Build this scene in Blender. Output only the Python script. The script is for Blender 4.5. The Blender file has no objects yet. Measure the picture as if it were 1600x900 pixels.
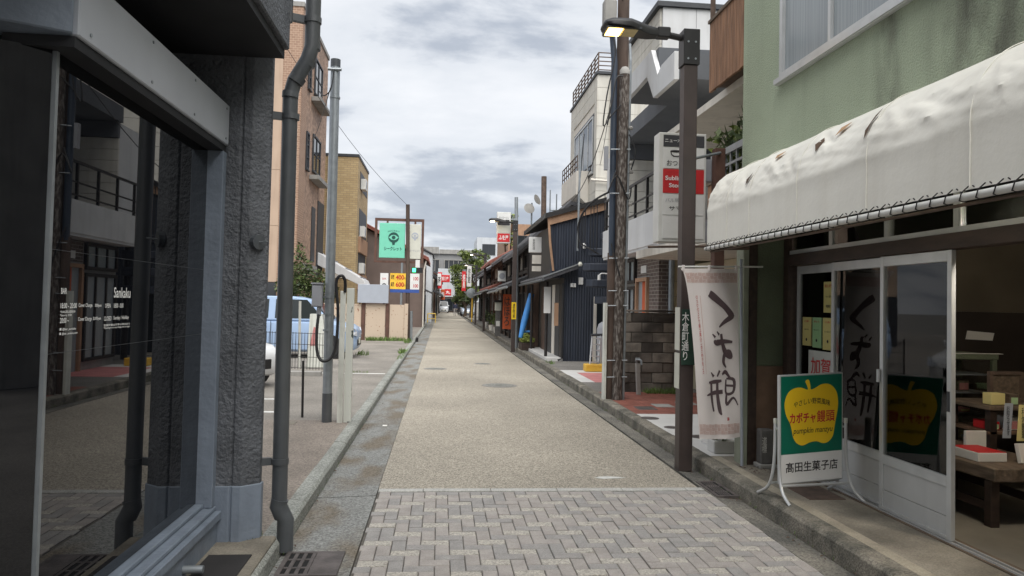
import bpy, bmesh, math, random
from mathutils import Vector, Matrix
random.seed(7)
R = math.radians
sc = bpy.context.scene
COL = sc.collection

# ------------------------------------------------------------------ camera
YAW, PITCH, ROLL, EYE = 0.09812, 0.030, 0.0218, 1.7
fw = Vector((math.sin(YAW)*math.cos(PITCH), math.cos(YAW)*math.cos(PITCH), math.sin(PITCH)))
r0 = Vector((math.cos(YAW), -math.sin(YAW), 0)); u0 = r0.cross(fw)
rt = r0*math.cos(ROLL) + u0*math.sin(ROLL); up = u0*math.cos(ROLL) - r0*math.sin(ROLL)
cd = bpy.data.cameras.new('camera'); cam = bpy.data.objects.new('camera', cd); COL.objects.link(cam)
cam.matrix_world = Matrix(((rt.x, up.x, -fw.x, 0), (rt.y, up.y, -fw.y, 0), (rt.z, up.z, -fw.z, EYE), (0, 0, 0, 1)))
cd.sensor_fit = 'HORIZONTAL'; cd.sensor_width = 36; cd.lens = 36*1120/1600
cd.shift_y = -(450-440.8)/1600; cd.clip_start = 0.05; cd.clip_end = 3000
sc.camera = cam

# ------------------------------------------------------------------ sky, sun, exposure
SUN_EL, SUN_AZ = R(60), R(172)
w = bpy.data.worlds.new('World'); sc.world = w; w.use_nodes = True
nt = w.node_tree; N = nt.nodes; L = nt.links; N.clear()
def wn(t, **k):
    n = N.new(t)
    for a, b in k.items(): setattr(n, a, b)
    return n
out = wn('ShaderNodeOutputWorld'); bg = wn('ShaderNodeBackground'); L.new(bg.outputs[0], out.inputs[0])
sky = wn('ShaderNodeTexSky', sky_type='NISHITA'); sky.sun_disc = False
sky.sun_elevation = SUN_EL; sky.sun_rotation = SUN_AZ; sky.dust_density = 2.0
tc = wn('ShaderNodeTexCoord'); sx = wn('ShaderNodeSeparateXYZ'); L.new(tc.outputs['Generated'], sx.inputs[0])
mz = wn('ShaderNodeMath', operation='MAXIMUM'); mz.inputs[1].default_value = 0.0; L.new(sx.outputs[2], mz.inputs[0])
ad = wn('ShaderNodeMath', operation='ADD'); ad.inputs[1].default_value = 0.5; L.new(mz.outputs[0], ad.inputs[0])
dx = wn('ShaderNodeMath', operation='DIVIDE'); dy = wn('ShaderNodeMath', operation='DIVIDE')
L.new(sx.outputs[0], dx.inputs[0]); L.new(ad.outputs[0], dx.inputs[1]); L.new(sx.outputs[1], dy.inputs[0]); L.new(ad.outputs[0], dy.inputs[1])
cb = wn('ShaderNodeCombineXYZ'); L.new(dx.outputs[0], cb.inputs[0]); L.new(dy.outputs[0], cb.inputs[1])
mp = wn('ShaderNodeMapping'); mp.inputs['Location'].default_value = (10.40, 5.47, 3.70); mp.inputs['Scale'].default_value = (1.0, 1.9, 1); L.new(cb.outputs[0], mp.inputs[0])
n1 = wn('ShaderNodeTexNoise'); n1.inputs['Scale'].default_value = 1.7; n1.inputs['Detail'].default_value = 9; n1.inputs['Roughness'].default_value = .56; n1.inputs['Distortion'].default_value = .15
L.new(mp.outputs[0], n1.inputs['Vector'])
cr = wn('ShaderNodeValToRGB'); e = cr.color_ramp.elements
e[0].position = .34; e[0].color = (2.4, 2.68, 3.2, 1); e[1].position = .66; e[1].color = (5.9, 6.0, 6.2, 1)
m_ = cr.color_ramp.elements.new(.47); m_.color = (3.2, 3.48, 3.95, 1)
m_ = cr.color_ramp.elements.new(.53); m_.color = (5.0, 5.2, 5.5, 1)
L.new(n1.outputs[0], cr.inputs[0])
mx = wn('ShaderNodeMix', data_type='RGBA'); mx.inputs[0].default_value = .93
L.new(sky.outputs[0], mx.inputs[6]); L.new(cr.outputs[0], mx.inputs[7]); L.new(mx.outputs[2], bg.inputs[0])
bg.inputs[1].default_value = 0.052
sd = bpy.data.lights.new('sun', 'SUN'); sd.energy = 1.5; sd.angle = R(75); sd.color = (1, .97, .92)
so = bpy.data.objects.new('sun', sd); COL.objects.link(so)
sdir = Vector((math.sin(SUN_AZ)*math.cos(SUN_EL), math.cos(SUN_AZ)*math.cos(SUN_EL), math.sin(SUN_EL)))
so.rotation_euler = sdir.to_track_quat('Z', 'Y').to_euler(); so.location = (0, 0, 30)
vs = sc.view_settings; vs.view_transform = 'Standard'; vs.look = 'None'; vs.exposure = 1.68; vs.gamma = 1; vs.use_curve_mapping = False

# ------------------------------------------------------------------ materials
def c(r, g, b):
    f = lambda v: (v/255/12.92) if v/255 <= .04045 else ((v/255+.055)/1.055)**2.4
    return (f(r), f(g), f(b), 1)
MATS = {}
def mul(a, k): return (min(1, a[0]*k), min(1, a[1]*k), min(1, a[2]*k), 1)
def mat(name, col, rough=.75, metal=0, var=.13, vs=5, bump=0, bs=60, streak=0, speck=0, ss=180, col2=None, spec=.5, stretch=None, thr=(.35, .65), scol=None):
    m = bpy.data.materials.new(name); m.use_nodes = True; t = m.node_tree; n = t.nodes; l = t.links
    b = n['Principled BSDF']; b.inputs['Roughness'].default_value = rough; b.inputs['Metallic'].default_value = metal
    b.inputs['Specular IOR Level'].default_value = spec
    g = n.new('ShaderNodeNewGeometry'); pos = g.outputs['Position']
    if stretch:
        mp = n.new('ShaderNodeMapping'); mp.inputs['Scale'].default_value = stretch; l.new(pos, mp.inputs[0]); vec = mp.outputs[0]
    else: vec = pos
    def noise(s, v, d=5):
        q = n.new('ShaderNodeTexNoise'); q.inputs['Scale'].default_value = s; q.inputs['Detail'].default_value = d; l.new(v, q.inputs['Vector']); return q.outputs[0]
    def ramp(f, a, bb):
        q = n.new('ShaderNodeMapRange'); q.inputs[1].default_value = a; q.inputs[2].default_value = bb; l.new(f, q.inputs[0]); return q.outputs[0]
    def mix(f, a, bb):
        q = n.new('ShaderNodeMix'); q.data_type = 'RGBA'
        for i, x in ((0, f), (6, a), (7, bb)):
            if hasattr(x, 'links'): l.new(x, q.inputs[i])
            else: q.inputs[i].default_value = x
        return q.outputs[2]
    colr = mix(ramp(noise(vs, vec), *thr), mul(col, 1-var), col2 or mul(col, 1+var))
    if streak:
        mp2 = n.new('ShaderNodeMapping'); mp2.inputs['Scale'].default_value = (5, 5, .45); l.new(pos, mp2.inputs[0])
        f = n.new('ShaderNodeMath'); f.operation = 'MULTIPLY'; f.inputs[1].default_value = streak
        l.new(ramp(noise(1.3, mp2.outputs[0], 6), .48, .72), f.inputs[0]); colr = mix(f.outputs[0], colr, scol or mul(col, .35))
    if speck:
        v = n.new('ShaderNodeTexVoronoi'); v.inputs['Scale'].default_value = ss; l.new(pos, v.inputs['Vector'])
        s2 = n.new('ShaderNodeSeparateColor'); l.new(v.outputs['Color'], s2.inputs[0])
        q = n.new('ShaderNodeMapRange'); q.inputs[3].default_value = 1-speck; q.inputs[4].default_value = 1+speck; l.new(s2.outputs[0], q.inputs[0])
        q2 = n.new('ShaderNodeMix'); q2.data_type = 'RGBA'; q2.blend_type = 'MULTIPLY'; q2.inputs[0].default_value = 1
        l.new(colr, q2.inputs[6]); cc = n.new('ShaderNodeCombineColor')
        for i in range(3): l.new(q.outputs[0], cc.inputs[i])
        l.new(cc.outputs[0], q2.inputs[7]); colr = q2.outputs[2]
    l.new(colr, b.inputs['Base Color'])
    if bump:
        bp = n.new('ShaderNodeBump'); bp.inputs['Strength'].default_value = bump; bp.inputs['Distance'].default_value = .02
        l.new(noise(bs, pos, 4), bp.inputs['Height']); l.new(bp.outputs[0], b.inputs['Normal'])
    MATS[name] = m; return m
def emit(name, col, s):
    m = bpy.data.materials.new(name); m.use_nodes = True; b = m.node_tree.nodes['Principled BSDF']
    b.inputs['Base Color'].default_value = col; b.inputs['Emission Color'].default_value = col; b.inputs['Emission Strength'].default_value = s
    MATS[name] = m; return m
def clear_glass(name, tint=(.93, .95, .94, 1), ior=1.5):
    m = bpy.data.materials.new(name); m.use_nodes = True; t = m.node_tree; n = t.nodes; l = t.links; n.remove(n['Principled BSDF'])
    o = n['Material Output']; tr = n.new('ShaderNodeBsdfTransparent'); tr.inputs[0].default_value = tint
    gl = n.new('ShaderNodeBsdfGlossy'); gl.inputs['Roughness'].default_value = .015
    fr = n.new('ShaderNodeFresnel'); fr.inputs[0].default_value = ior; mx = n.new('ShaderNodeMixShader')
    l.new(fr.outputs[0], mx.inputs[0]); l.new(tr.outputs[0], mx.inputs[1]); l.new(gl.outputs[0], mx.inputs[2]); l.new(mx.outputs[0], o.inputs[0])
    MATS[name] = m; return m

mat('asphalt', c(118, 115, 110), .9, var=.14, vs=1.2, bump=.25, bs=140, speck=.30, ss=95)
mat('lot', c(130, 125, 118), .9, var=.16, vs=.9, bump=.25, bs=140, speck=.28, ss=85)
mat('pavement_brown', c(130, 121, 112), .9, var=.14, vs=1.5, bump=.25, bs=140, speck=.35, ss=80)
mat('aggregate', c(157, 150, 137), .85, var=.15, vs=.35, bump=.3, bs=140, speck=.52, ss=95)
mat('gutter', c(136, 137, 134), .9, var=.1, vs=1.4, bump=.3, bs=120, speck=.42, ss=85, col2=c(112, 104, 92), thr=(.46, .62), stretch=(1.6, .8, 1))
mat('gutter_dark', c(104, 103, 98), .9, var=.25, vs=1.6, bump=.3, bs=120, speck=.42, ss=85, col2=c(130, 126, 117))
mat('kerb', c(142, 144, 138), .9, var=.15, vs=3, bump=.35, bs=100, speck=.40, ss=90)
mat('kerb_mossy', c(110, 108, 99), .95, var=.35, vs=4, bump=.5, bs=70, speck=.32, ss=100, col2=c(140, 134, 122))
mat('apron', c(124, 118, 107), .85, var=.32, vs=2.2, bump=.25, bs=60, speck=.18, ss=120, col2=c(146, 139, 126))
mat('apron_lip', c(158, 150, 134), .9, var=.2, vs=4, bump=.2, bs=60, speck=.15, ss=120)
mat('white_concrete', c(206, 205, 202), .75, var=.05, vs=2, bump=.08, bs=50)
mat('red_tile', c(136, 84, 72), .7, var=.2, vs=5, bump=.1)
mat('pink_paint', c(190, 126, 124), .8, var=.12, vs=3, speck=.1)
mat('edge_pale', c(176, 175, 170), .8, var=.08, vs=5, speck=.2, ss=110)
mat('joint', c(92, 88, 82), .95, var=.2, vs=20)
mat('paver_pink', c(160, 154, 149), .85, var=.09, vs=9, bump=.2, bs=160, speck=.13, ss=170)
mat('paver_grey', c(149, 146, 143), .85, var=.09, vs=9, bump=.2, bs=160, speck=.15, ss=170)
mat('paver_rose', c(156, 150, 145), .85, var=.09, vs=9, bump=.2, bs=160, speck=.13, ss=170)
mat('paver_cream', c(172, 167, 158), .85, var=.12, vs=30, bump=.3, bs=160, speck=.32, ss=110)
mat('white_paint', c(225, 225, 222), .6, var=.07, vs=6)
mat('line_paint', c(200, 200, 196), .8, var=.2, vs=9)
mat('worn_white', c(214, 216, 208), .6, var=.06, vs=10, streak=.5, scol=c(120, 110, 95))
mat('peel_white', c(212, 214, 206), .6, var=.02, vs=16, col2=c(60, 70, 66), thr=(.63, .66), stretch=(1, 1, .35))
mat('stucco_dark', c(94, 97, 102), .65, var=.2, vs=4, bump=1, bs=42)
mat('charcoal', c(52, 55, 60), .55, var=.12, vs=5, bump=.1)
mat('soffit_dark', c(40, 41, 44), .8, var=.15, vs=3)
mat('slate_paint', c(122, 132, 145), .5, var=.10, vs=5, bump=.25, bs=26, streak=.3, scol=c(92, 98, 108))
mat('beam_grey', c(186, 190, 197), .45, var=.04, vs=3)
mat('pipe_dark', c(74, 78, 82), .45, var=.12, vs=6, streak=.35, scol=c(104, 104, 100), bump=.05, bs=40)
mat('black_metal', c(36, 35, 36), .45, var=.1, vs=8)
mat('brown_metal', c(68, 58, 55), .5, var=.12, vs=5, streak=.3)
mat('galv', c(150, 156, 160), .4, .45, var=.1, vs=10, streak=.2)
mat('alu', c(196, 198, 198), .35, .35, var=.05, vs=6, streak=.15)
mat('alu_white', c(212, 212, 208), .45, var=.05, vs=4, streak=.12)
mat('alu_panel', c(186, 187, 186), .5, .1, var=.05, vs=3, streak=.12)
mat('rust', c(96, 80, 70), .8, var=.25, vs=9, bump=.2)
mat('pole_mottled', c(78, 68, 62), .85, var=.25, vs=34, col2=c(134, 128, 122), thr=(.45, .66), stretch=(1, 1, .3), bump=.25)
mat('pole_brown', c(82, 68, 60), .85, var=.3, vs=6, stretch=(1, 1, .2), bump=.25)
mat('soffit_grey', c(92, 95, 100), .8, var=.08, vs=2)
mat('conduit_blue', c(52, 62, 76), .45, var=.08, vs=6)
def green_wall():
    m = mat('green_stucco', c(170, 182, 158), .9, var=.06, vs=1.5, bump=.9, bs=75, streak=.10, scol=c(110, 114, 98))
    t = m.node_tree; n = t.nodes; l = t.links; b = n['Principled BSDF']; src = b.inputs['Base Color'].links[0].from_socket
    g = n.new('ShaderNodeNewGeometry'); s = n.new('ShaderNodeSeparateXYZ'); l.new(g.outputs['Position'], s.inputs[0])
    def gauss(yc, wd, nm):      # mould patch: a run of soot around one place along the wall
        a = n.new('ShaderNodeMath'); a.operation = 'SUBTRACT'; a.inputs[1].default_value = yc; l.new(s.outputs[1], a.inputs[0])
        q = n.new('ShaderNodeMath'); q.operation = 'ABSOLUTE'; l.new(a.outputs[0], q.inputs[0])
        r = n.new('ShaderNodeMapRange'); r.interpolation_type = 'SMOOTHSTEP'; r.inputs[1].default_value = wd; r.inputs[2].default_value = 0; r.inputs[3].default_value = 0; r.inputs[4].default_value = nm; l.new(q.outputs[0], r.inputs[0]); return r.outputs[0]
    ns = n.new('ShaderNodeTexNoise'); ns.inputs['Scale'].default_value = 3.0; ns.inputs['Detail'].default_value = 7
    mp = n.new('ShaderNodeMapping'); mp.inputs['Scale'].default_value = (1, 1.6, .7); l.new(g.outputs['Position'], mp.inputs[0]); l.new(mp.outputs[0], ns.inputs['Vector'])
    a = n.new('ShaderNodeMath'); a.operation = 'ADD'; l.new(gauss(4.75, .25, .75), a.inputs[0]); l.new(gauss(3.85, .75, .85), a.inputs[1])
    mu = n.new('ShaderNodeMath'); mu.operation = 'MULTIPLY'; l.new(a.outputs[0], mu.inputs[0])
    r2 = n.new('ShaderNodeMapRange'); r2.inputs[1].default_value = .3; r2.inputs[2].default_value = .62; l.new(ns.outputs[0], r2.inputs[0]); l.new(r2.outputs[0], mu.inputs[1]); mu.use_clamp = True
    q = n.new('ShaderNodeMix'); q.data_type = 'RGBA'; l.new(mu.outputs[0], q.inputs[0]); l.new(src, q.inputs[6]); q.inputs[7].default_value = c(74, 72, 66); l.new(q.outputs[2], b.inputs['Base Color'])
green_wall()
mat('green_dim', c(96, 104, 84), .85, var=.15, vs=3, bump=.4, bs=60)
mat('post_green', c(150, 155, 138), .8, var=.12, vs=5, streak=.4)
mat('veneer', c(104, 82, 66), .6, var=.35, vs=3.5, stretch=(1, 2, 1), bump=.1)
mat('dark_wood', c(58, 45, 38), .6, var=.25, vs=5, stretch=(4, 1, 4))
mat('old_wood', c(104, 90, 76), .75, var=.3, vs=6, stretch=(5, .8, 5), bump=.2)
mat('cladding', c(140, 104, 78), .75, var=.25, vs=6, stretch=(4, 4, .5), bump=.2, streak=.4)
mat('awning_cloth', c(236, 234, 225), .6, var=.035, vs=2, bump=.10, bs=30, streak=.10, scol=c(166, 152, 124))
mat('tear', c(92, 74, 60), .9); mat('rope', c(44, 42, 42), .8); mat('rust_stain', c(176, 142, 108), .8, var=.2, vs=30)
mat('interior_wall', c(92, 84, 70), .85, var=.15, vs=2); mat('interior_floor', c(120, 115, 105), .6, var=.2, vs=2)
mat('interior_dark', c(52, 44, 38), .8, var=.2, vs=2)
mat('paper_yellow', c(226, 212, 146), .8, var=.03); mat('paper_green', c(176, 208, 160), .8, var=.03); mat('paper_white', c(222, 220, 214), .8, var=.03)
mat('ink', c(34, 30, 30), .7, var=.02); mat('ink_red', c(184, 40, 40), .7, var=.04); mat('ink_brown', c(92, 76, 78), .8, var=.08, vs=20); mat('ink_teal', c(24, 74, 66), .7, var=.05); mat('ink_pale', c(196, 160, 148), .8, var=.05)
mat('sign_green', c(0, 104, 82), .4, var=.05, vs=3); mat('sign_yellow', c(236, 196, 30), .45, var=.05, vs=3); mat('sign_white', c(222, 222, 220), .45, var=.04, vs=3)
mat('sign_mint', c(118, 204, 176), .5, var=.03); mat('sign_cream', c(202, 202, 190), .5, var=.05); mat('sign_red', c(200, 40, 44), .45, var=.05); mat('sign_dark', c(62, 62, 66), .5, var=.05)
mat('street_green', c(32, 62, 50), .5, var=.05); mat('sign_blue', c(50, 80, 150), .5); mat('sign_orange', c(236, 190, 60), .5)
mat('lettering_white', c(236, 236, 234), .6, var=.01)
mat('banner', c(226, 218, 214), .9, var=.03, vs=3)
mat('concrete_block', c(104, 98, 92), .95, var=.55, vs=1.7, bump=.5, bs=50, streak=.45, scol=c(44, 40, 38), col2=c(140, 132, 124))
mat('block_light', c(132, 126, 118), .95, var=.35, vs=4, bump=.6, bs=45, streak=.5, scol=c(60, 54, 50))
mat('block_dark', c(74, 69, 65), .95, var=.4, vs=4, bump=.6, bs=45, streak=.4, scol=c(36, 33, 31))
mat('white_wall', c(206, 207, 208), .7, var=.05, vs=2, streak=.22, scol=c(150, 148, 142))
mat('cream_siding', c(200, 197, 188), .8, var=.06, vs=2, bump=.1, streak=.3, scol=c(150, 138, 118))
mat('beige_tile', c(186, 174, 148), .6, var=.07, vs=5); mat('brick_brown', c(94, 80, 74), .8, var=.2, vs=12)
mat('black_siding', c(44, 50, 62), .5, var=.2, vs=3, stretch=(6, 6, .4), streak=.2, scol=c(76, 80, 88)); mat('black_wood', c(42, 38, 37), .6, var=.2, vs=5)
mat('fascia_brown', c(166, 132, 106), .7, var=.1, vs=4, streak=.25); mat('plaster_white', c(214, 208, 198), .85, var=.06, vs=2, streak=.25)
mat('brown_plaster', c(112, 98, 92), .85, var=.1, vs=1.5); mat('timber', c(88, 70, 60), .75, var=.25, vs=5, stretch=(4, 4, .6)); mat('roof_tile', c(66, 66, 70), .5, var=.18, vs=6); mat('roof_red', c(128, 74, 62), .6, var=.2, vs=6)
mat('peach', c(184, 161, 141), .8, var=.06, vs=.8, streak=.25, scol=c(140, 108, 90)); mat('peach_tile', c(166, 138, 118), .7, var=.12, vs=1, speck=.35, ss=9, streak=.4, scol=c(74, 62, 56)); mat('tan_brick', c(204, 164, 104), .75, var=.09, vs=2, speck=.2, ss=6, bump=.15, bs=20)
mat('concrete', c(150, 148, 144), .9, var=.12, vs=2, streak=.3); mat('far_grey', c(138, 138, 138), .9, var=.1, vs=.5); mat('metal_siding', c(196, 200, 204), .5, var=.05, vs=1, streak=.2)
mat('beige_wall', c(200, 182, 162), .85, var=.05, vs=10, col2=c(140, 96, 72), thr=(.64, .70)); mat('rust_brown', c(92, 66, 56), .8, var=.2)
mat('car_blue', c(158, 180, 210), .25, .1, var=.02); mat('car_white', c(222, 224, 226), .25, var=.02); mat('car_silver', c(176, 186, 198), .3, .3, var=.02); mat('rubber', c(34, 34, 36), .8); mat('rim', c(170, 172, 176), .3, .7)
mat('plastic_black', c(30, 30, 32), .5); mat('headlight', c(216, 220, 226), .1, .3, var=.02); mat('plate', c(230, 228, 214), .5, var=.02)
mat('leaf', c(72, 92, 44), .6, var=.45, vs=2.5, col2=c(128, 142, 66)); mat('leaf_dark', c(50, 68, 40), .6, var=.4, vs=3, col2=c(96, 112, 60)); mat('leaf_lime', c(132, 150, 66), .6, var=.35, vs=4, col2=c(172, 182, 96)); mat('grass', c(92, 116, 56), .7, var=.35, vs=6)
mat('bark', c(86, 74, 62), .9, var=.2, vs=8, bump=.3); mat('terracotta', c(176, 104, 80), .8); mat('pot_white', c(214, 212, 206), .6)
mat('yellow_plastic', c(216, 172, 62), .5, var=.08); mat('tarp_blue', c(70, 140, 210), .5, var=.1, vs=6); mat('noren', c(196, 92, 54), .85, var=.12, vs=4); mat('rail_yellow', c(216, 184, 90), .5); mat('gas_grey', c(150, 152, 158), .45, var=.05)
mat('cloth_navy', c(46, 50, 70), .9); mat('cloth_black', c(36, 36, 40), .9); mat('cloth_grey', c(150, 146, 144), .9); mat('skin', c(206, 164, 140), .6, var=.03); mat('hair', c(30, 26, 24), .6)
mat('stone', c(96, 94, 92), .7, var=.2, vs=9, bump=.3); mat('iron', c(98, 92, 90), .6, .3, var=.25, vs=9, bump=.2); mat('cover_pale', c(132, 129, 124), .7, .1, var=.2, vs=9, bump=.2)
mat('iron_dark', c(22, 22, 22), .9); mat('board_grey', c(164, 170, 180), .6, var=.03)
def dark_glass(name, col, ior=1.55, rough=.01):
    m = bpy.data.materials.new(name); m.use_nodes = True; b = m.node_tree.nodes['Principled BSDF']
    b.inputs['Base Color'].default_value = col; b.inputs['Roughness'].default_value = rough; b.inputs['IOR'].default_value = ior; MATS[name] = m
dark_glass('bar_glass', (.004, .0045, .006, 1), 1.75); dark_glass('window_glass', (.02, .024, .028, 1), 1.6, .03); dark_glass('car_glass', (.03, .035, .035, 1), 1.5, .02)
clear_glass('shop_glass')
def frosted():
    m = mat('frosted', c(150, 158, 162), .25, var=.12, vs=3, stretch=(1, 30, .3)); 
frosted()
emit('led_lit', (1, .62, .17, 1), 3.2); emit('led_far', (1, .82, .6, 1), 5); emit('bulb_lit', (1, .86, .62, 1), 9); emit('lamp_green', (.05, .8, .25, 1), 1.5)
mat('led_off', c(210, 190, 140), .4)

# ------------------------------------------------------------------ mesh helpers
ORG = {}
def V(*a): return Vector(a)
class MB:
    def __init__(s): s.v = []; s.f = []; s.mi = []
    def add(s, vs, fs, mi=0):
        o = len(s.v); s.v += [Vector(p) for p in vs]; s.f += [[i+o for i in f] for f in fs]; s.mi += [mi]*len(fs); return s
    def box(s, x0, x1, y0, y1, z0, z1, mi=0):
        return s.add([(x, y, z) for z in (z0, z1) for y in (y0, y1) for x in (x0, x1)], [(0, 2, 3, 1), (4, 5, 7, 6), (0, 1, 5, 4), (2, 6, 7, 3), (0, 4, 6, 2), (1, 3, 7, 5)], mi)
    def fbox(s, O, u, n, a0, a1, z0, z1, d0, d1, mi=0):      # box in a facade frame: along u, up, out along n
        O = Vector(O); u = Vector(u); n = Vector(n)
        return s.add([O+u*a+n*d+Vector((0, 0, z)) for z in (z0, z1) for d in (d0, d1) for a in (a0, a1)], [(0, 2, 3, 1), (4, 5, 7, 6), (0, 1, 5, 4), (2, 6, 7, 3), (0, 4, 6, 2), (1, 3, 7, 5)], mi)
    def bar(s, p, q, w, h, upv=(0, 0, 1), mi=0):
        p = Vector(p); q = Vector(q); d = (q-p).normalized(); a = d.cross(Vector(upv))
        if a.length < 1e-4: a = d.cross(Vector((1, 0, 0)))
        a.normalize(); b = a.cross(d)
        vs = [e+a*x*w/2+b*y*h/2 for e in (p, q) for x, y in ((-1, -1), (1, -1), (1, 1), (-1, 1))]
        return s.add(vs, [(3, 2, 1, 0), (4, 5, 6, 7), (0, 1, 5, 4), (1, 2, 6, 5), (2, 3, 7, 6), (3, 0, 4, 7)], mi)
    def tube(s, pts, r, n=10, mi=0):
        pts = [Vector(p) for p in pts]; rs = r if isinstance(r, (list, tuple)) else [r]*len(pts)
        rings = []; pa = None
        for i, p in enumerate(pts):
            d = (pts[min(i+1, len(pts)-1)]-pts[max(i-1, 0)]).normalized()
            a = (pa-d*pa.dot(d)) if pa is not None else d.cross(Vector((0, 0, 1)) if abs(d.z) < .9 else Vector((1, 0, 0)))
            a.normalize(); pa = a; b = d.cross(a)
            rings.append([p+(a*math.cos(t)+b*math.sin(t))*rs[i] for t in (k*2*math.pi/n for k in range(n))])
        fs = [(i*n+k, i*n+(k+1) % n, (i+1)*n+(k+1) % n, (i+1)*n+k) for i in range(len(pts)-1) for k in range(n)]
        fs += [tuple(range(n-1, -1, -1)), tuple((len(pts)-1)*n+k for k in range(n))]
        return s.add([q for rg in rings for q in rg], fs, mi)
    def lathe(s, prof, cx, cy, n=16, mi=0):                   # prof: (radius, z)
        vs = [(cx+r*math.cos(k*2*math.pi/n), cy+r*math.sin(k*2*math.pi/n), z) for r, z in prof for k in range(n)]
        fs = [(i*n+k, i*n+(k+1) % n, (i+1)*n+(k+1) % n, (i+1)*n+k) for i in range(len(prof)-1) for k in range(n)]
        fs += [tuple(range(n-1, -1, -1)), tuple((len(prof)-1)*n+k for k in range(n))]
        return s.add(vs, fs, mi)
    def prism(s, pts, ax, a, b, mi=0):
        mk = {'y': lambda p, t: (p[0], t, p[1]), 'x': lambda p, t: (t, p[0], p[1]), 'z': lambda p, t: (p[0], p[1], t)}[ax]
        n = len(pts); vs = [mk(p, a) for p in pts]+[mk(p, b) for p in pts]
        return s.add(vs, [tuple(range(n)), tuple(range(2*n-1, n-1, -1))]+[(i, i+n, (i+1) % n+n, (i+1) % n) for i in range(n)], mi)
    def fprism(s, pts, O, u, n, d0, d1, mi=0):                # polygon in a facade frame
        O = Vector(O); u = Vector(u); nn = Vector(n); m = len(pts)
        vs = [O+u*p[0]+Vector((0, 0, p[1]))+nn*d for d in (d0, d1) for p in pts]
        return s.add(vs, [tuple(range(m)), tuple(range(2*m-1, m-1, -1))]+[(i, i+m, (i+1) % m+m, (i+1) % m) for i in range(m)], mi)
    def build(s, name, m, parent=None, smooth=False, bevel=0, at=None):
        org = Vector(at) if at is not None else Vector((0, 0, 0))
        base = ORG.get(parent.name, Vector((0, 0, 0))) if parent else Vector((0, 0, 0))
        me = bpy.data.meshes.new(name); me.from_pydata([tuple(p-base-org) for p in s.v], [], s.f)
        ml = m if isinstance(m, (list, tuple)) else [m]
        for k in ml: me.materials.append(MATS[k])
        if len(ml) > 1: me.polygons.foreach_set('material_index', s.mi)
        bm = bmesh.new(); bm.from_mesh(me); bmesh.ops.recalc_face_normals(bm, faces=bm.faces)
        if bevel:
            es = [e_ for e_ in bm.edges if len(e_.link_faces) == 2 and e_.calc_face_angle(0) > .6]
            bmesh.ops.bevel(bm, geom=es, offset=bevel, segments=1, affect='EDGES', clamp_overlap=True)
        bm.to_mesh(me); bm.free()
        if smooth:
            me.polygons.foreach_set('use_smooth', [True]*len(me.polygons))
            try: me.set_sharp_from_angle(angle=R(38))
            except Exception: pass
        o = bpy.data.objects.new(name, me); COL.objects.link(o); o.location = org
        if parent: o.parent = parent; ORG[o.name] = base+org
        else: ORG[o.name] = org
        return o
def tag(o, label, cat, group=None):
    o['label'] = label; o['category'] = cat
    if group: o['group'] = group
    return o
def thing(name, label, cat, loc=(0, 0, 0), rotz=0, group=None, local=False):
    o = bpy.data.objects.new(name, None); COL.objects.link(o); o.location = loc; o.rotation_euler = (0, 0, rotz); o.empty_display_size = .1
    ORG[o.name] = Vector((0, 0, 0)) if local else Vector(loc)
    return tag(o, label, cat, group)
def struct(o): o['kind'] = 'structure'; return o
def stuff(o): o['kind'] = 'stuff'; return o
def dup(o, parent=None, loc=None, rotz=None, label=None):
    q = o.copy(); COL.objects.link(q); q.parent = parent
    if parent is not None: q.matrix_parent_inverse = o.matrix_parent_inverse.copy()
    for ch in list(o.children): dup(ch, q)
    if loc is not None: q.location = loc
    if rotz is not None: q.rotation_euler = (0, 0, rotz)
    if label: q['label'] = label
    return q
X1, Y1, Z1 = Vector((1, 0, 0)), Vector((0, 1, 0)), Vector((0, 0, 1))
FONT_CACHE = {}
def glyphs(body, bold, space):
    k = (body, bold, space)
    if k not in FONT_CACHE:
        cu = bpy.data.curves.new('lettering', 'FONT'); cu.body = body; cu.size = 1; cu.align_x = 'CENTER'; cu.space_line = space; cu.offset = bold; cu.resolution_u = 3
        o = bpy.data.objects.new('lettering', cu); COL.objects.link(o)
        bpy.context.view_layer.update()
        me = bpy.data.meshes.new_from_object(o.evaluated_get(bpy.context.evaluated_depsgraph_get()))
        FONT_CACHE[k] = ([v.co.copy() for v in me.vertices], [tuple(p.vertices) for p in me.polygons])
        bpy.data.objects.remove(o); bpy.data.meshes.remove(me); bpy.data.curves.remove(cu)
    return FONT_CACHE[k]
def txt(body, ctr, u, v, wd, ht, m, parent, bold=0, space=.92, warp=None, name='lettering', shear=0, n_off=.003):
    """Flat lettering filling a wd x ht box centred on ctr, reading along u, up along v."""
    vs, fs = glyphs(body, bold, space)
    x0 = min(p.x for p in vs); x1 = max(p.x for p in vs); y0 = min(p.y for p in vs); y1 = max(p.y for p in vs)
    u = Vector(u); v = Vector(v); nrm = u.cross(v); ctr = Vector(ctr)
    if not wd: wd = (x1-x0)/(y1-y0)*ht
    mb = MB(); ps = []
    for p in vs:
        a = ((p.x-x0)/(x1-x0)-.5)*wd; b = ((p.y-y0)/(y1-y0)-.5)*ht; a += shear*b
        if warp: a, b = warp(a, b)
        ps.append(ctr+u*a+v*b+nrm*n_off)
    mb.add(ps, fs); return mb
def put(body, ctr, u, v, wd, ht, m, parent, **k):
    name = k.pop('name', 'lettering'); return txt(body, ctr, u, v, wd, ht, m, parent, **k).build(name, m, parent)
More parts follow.
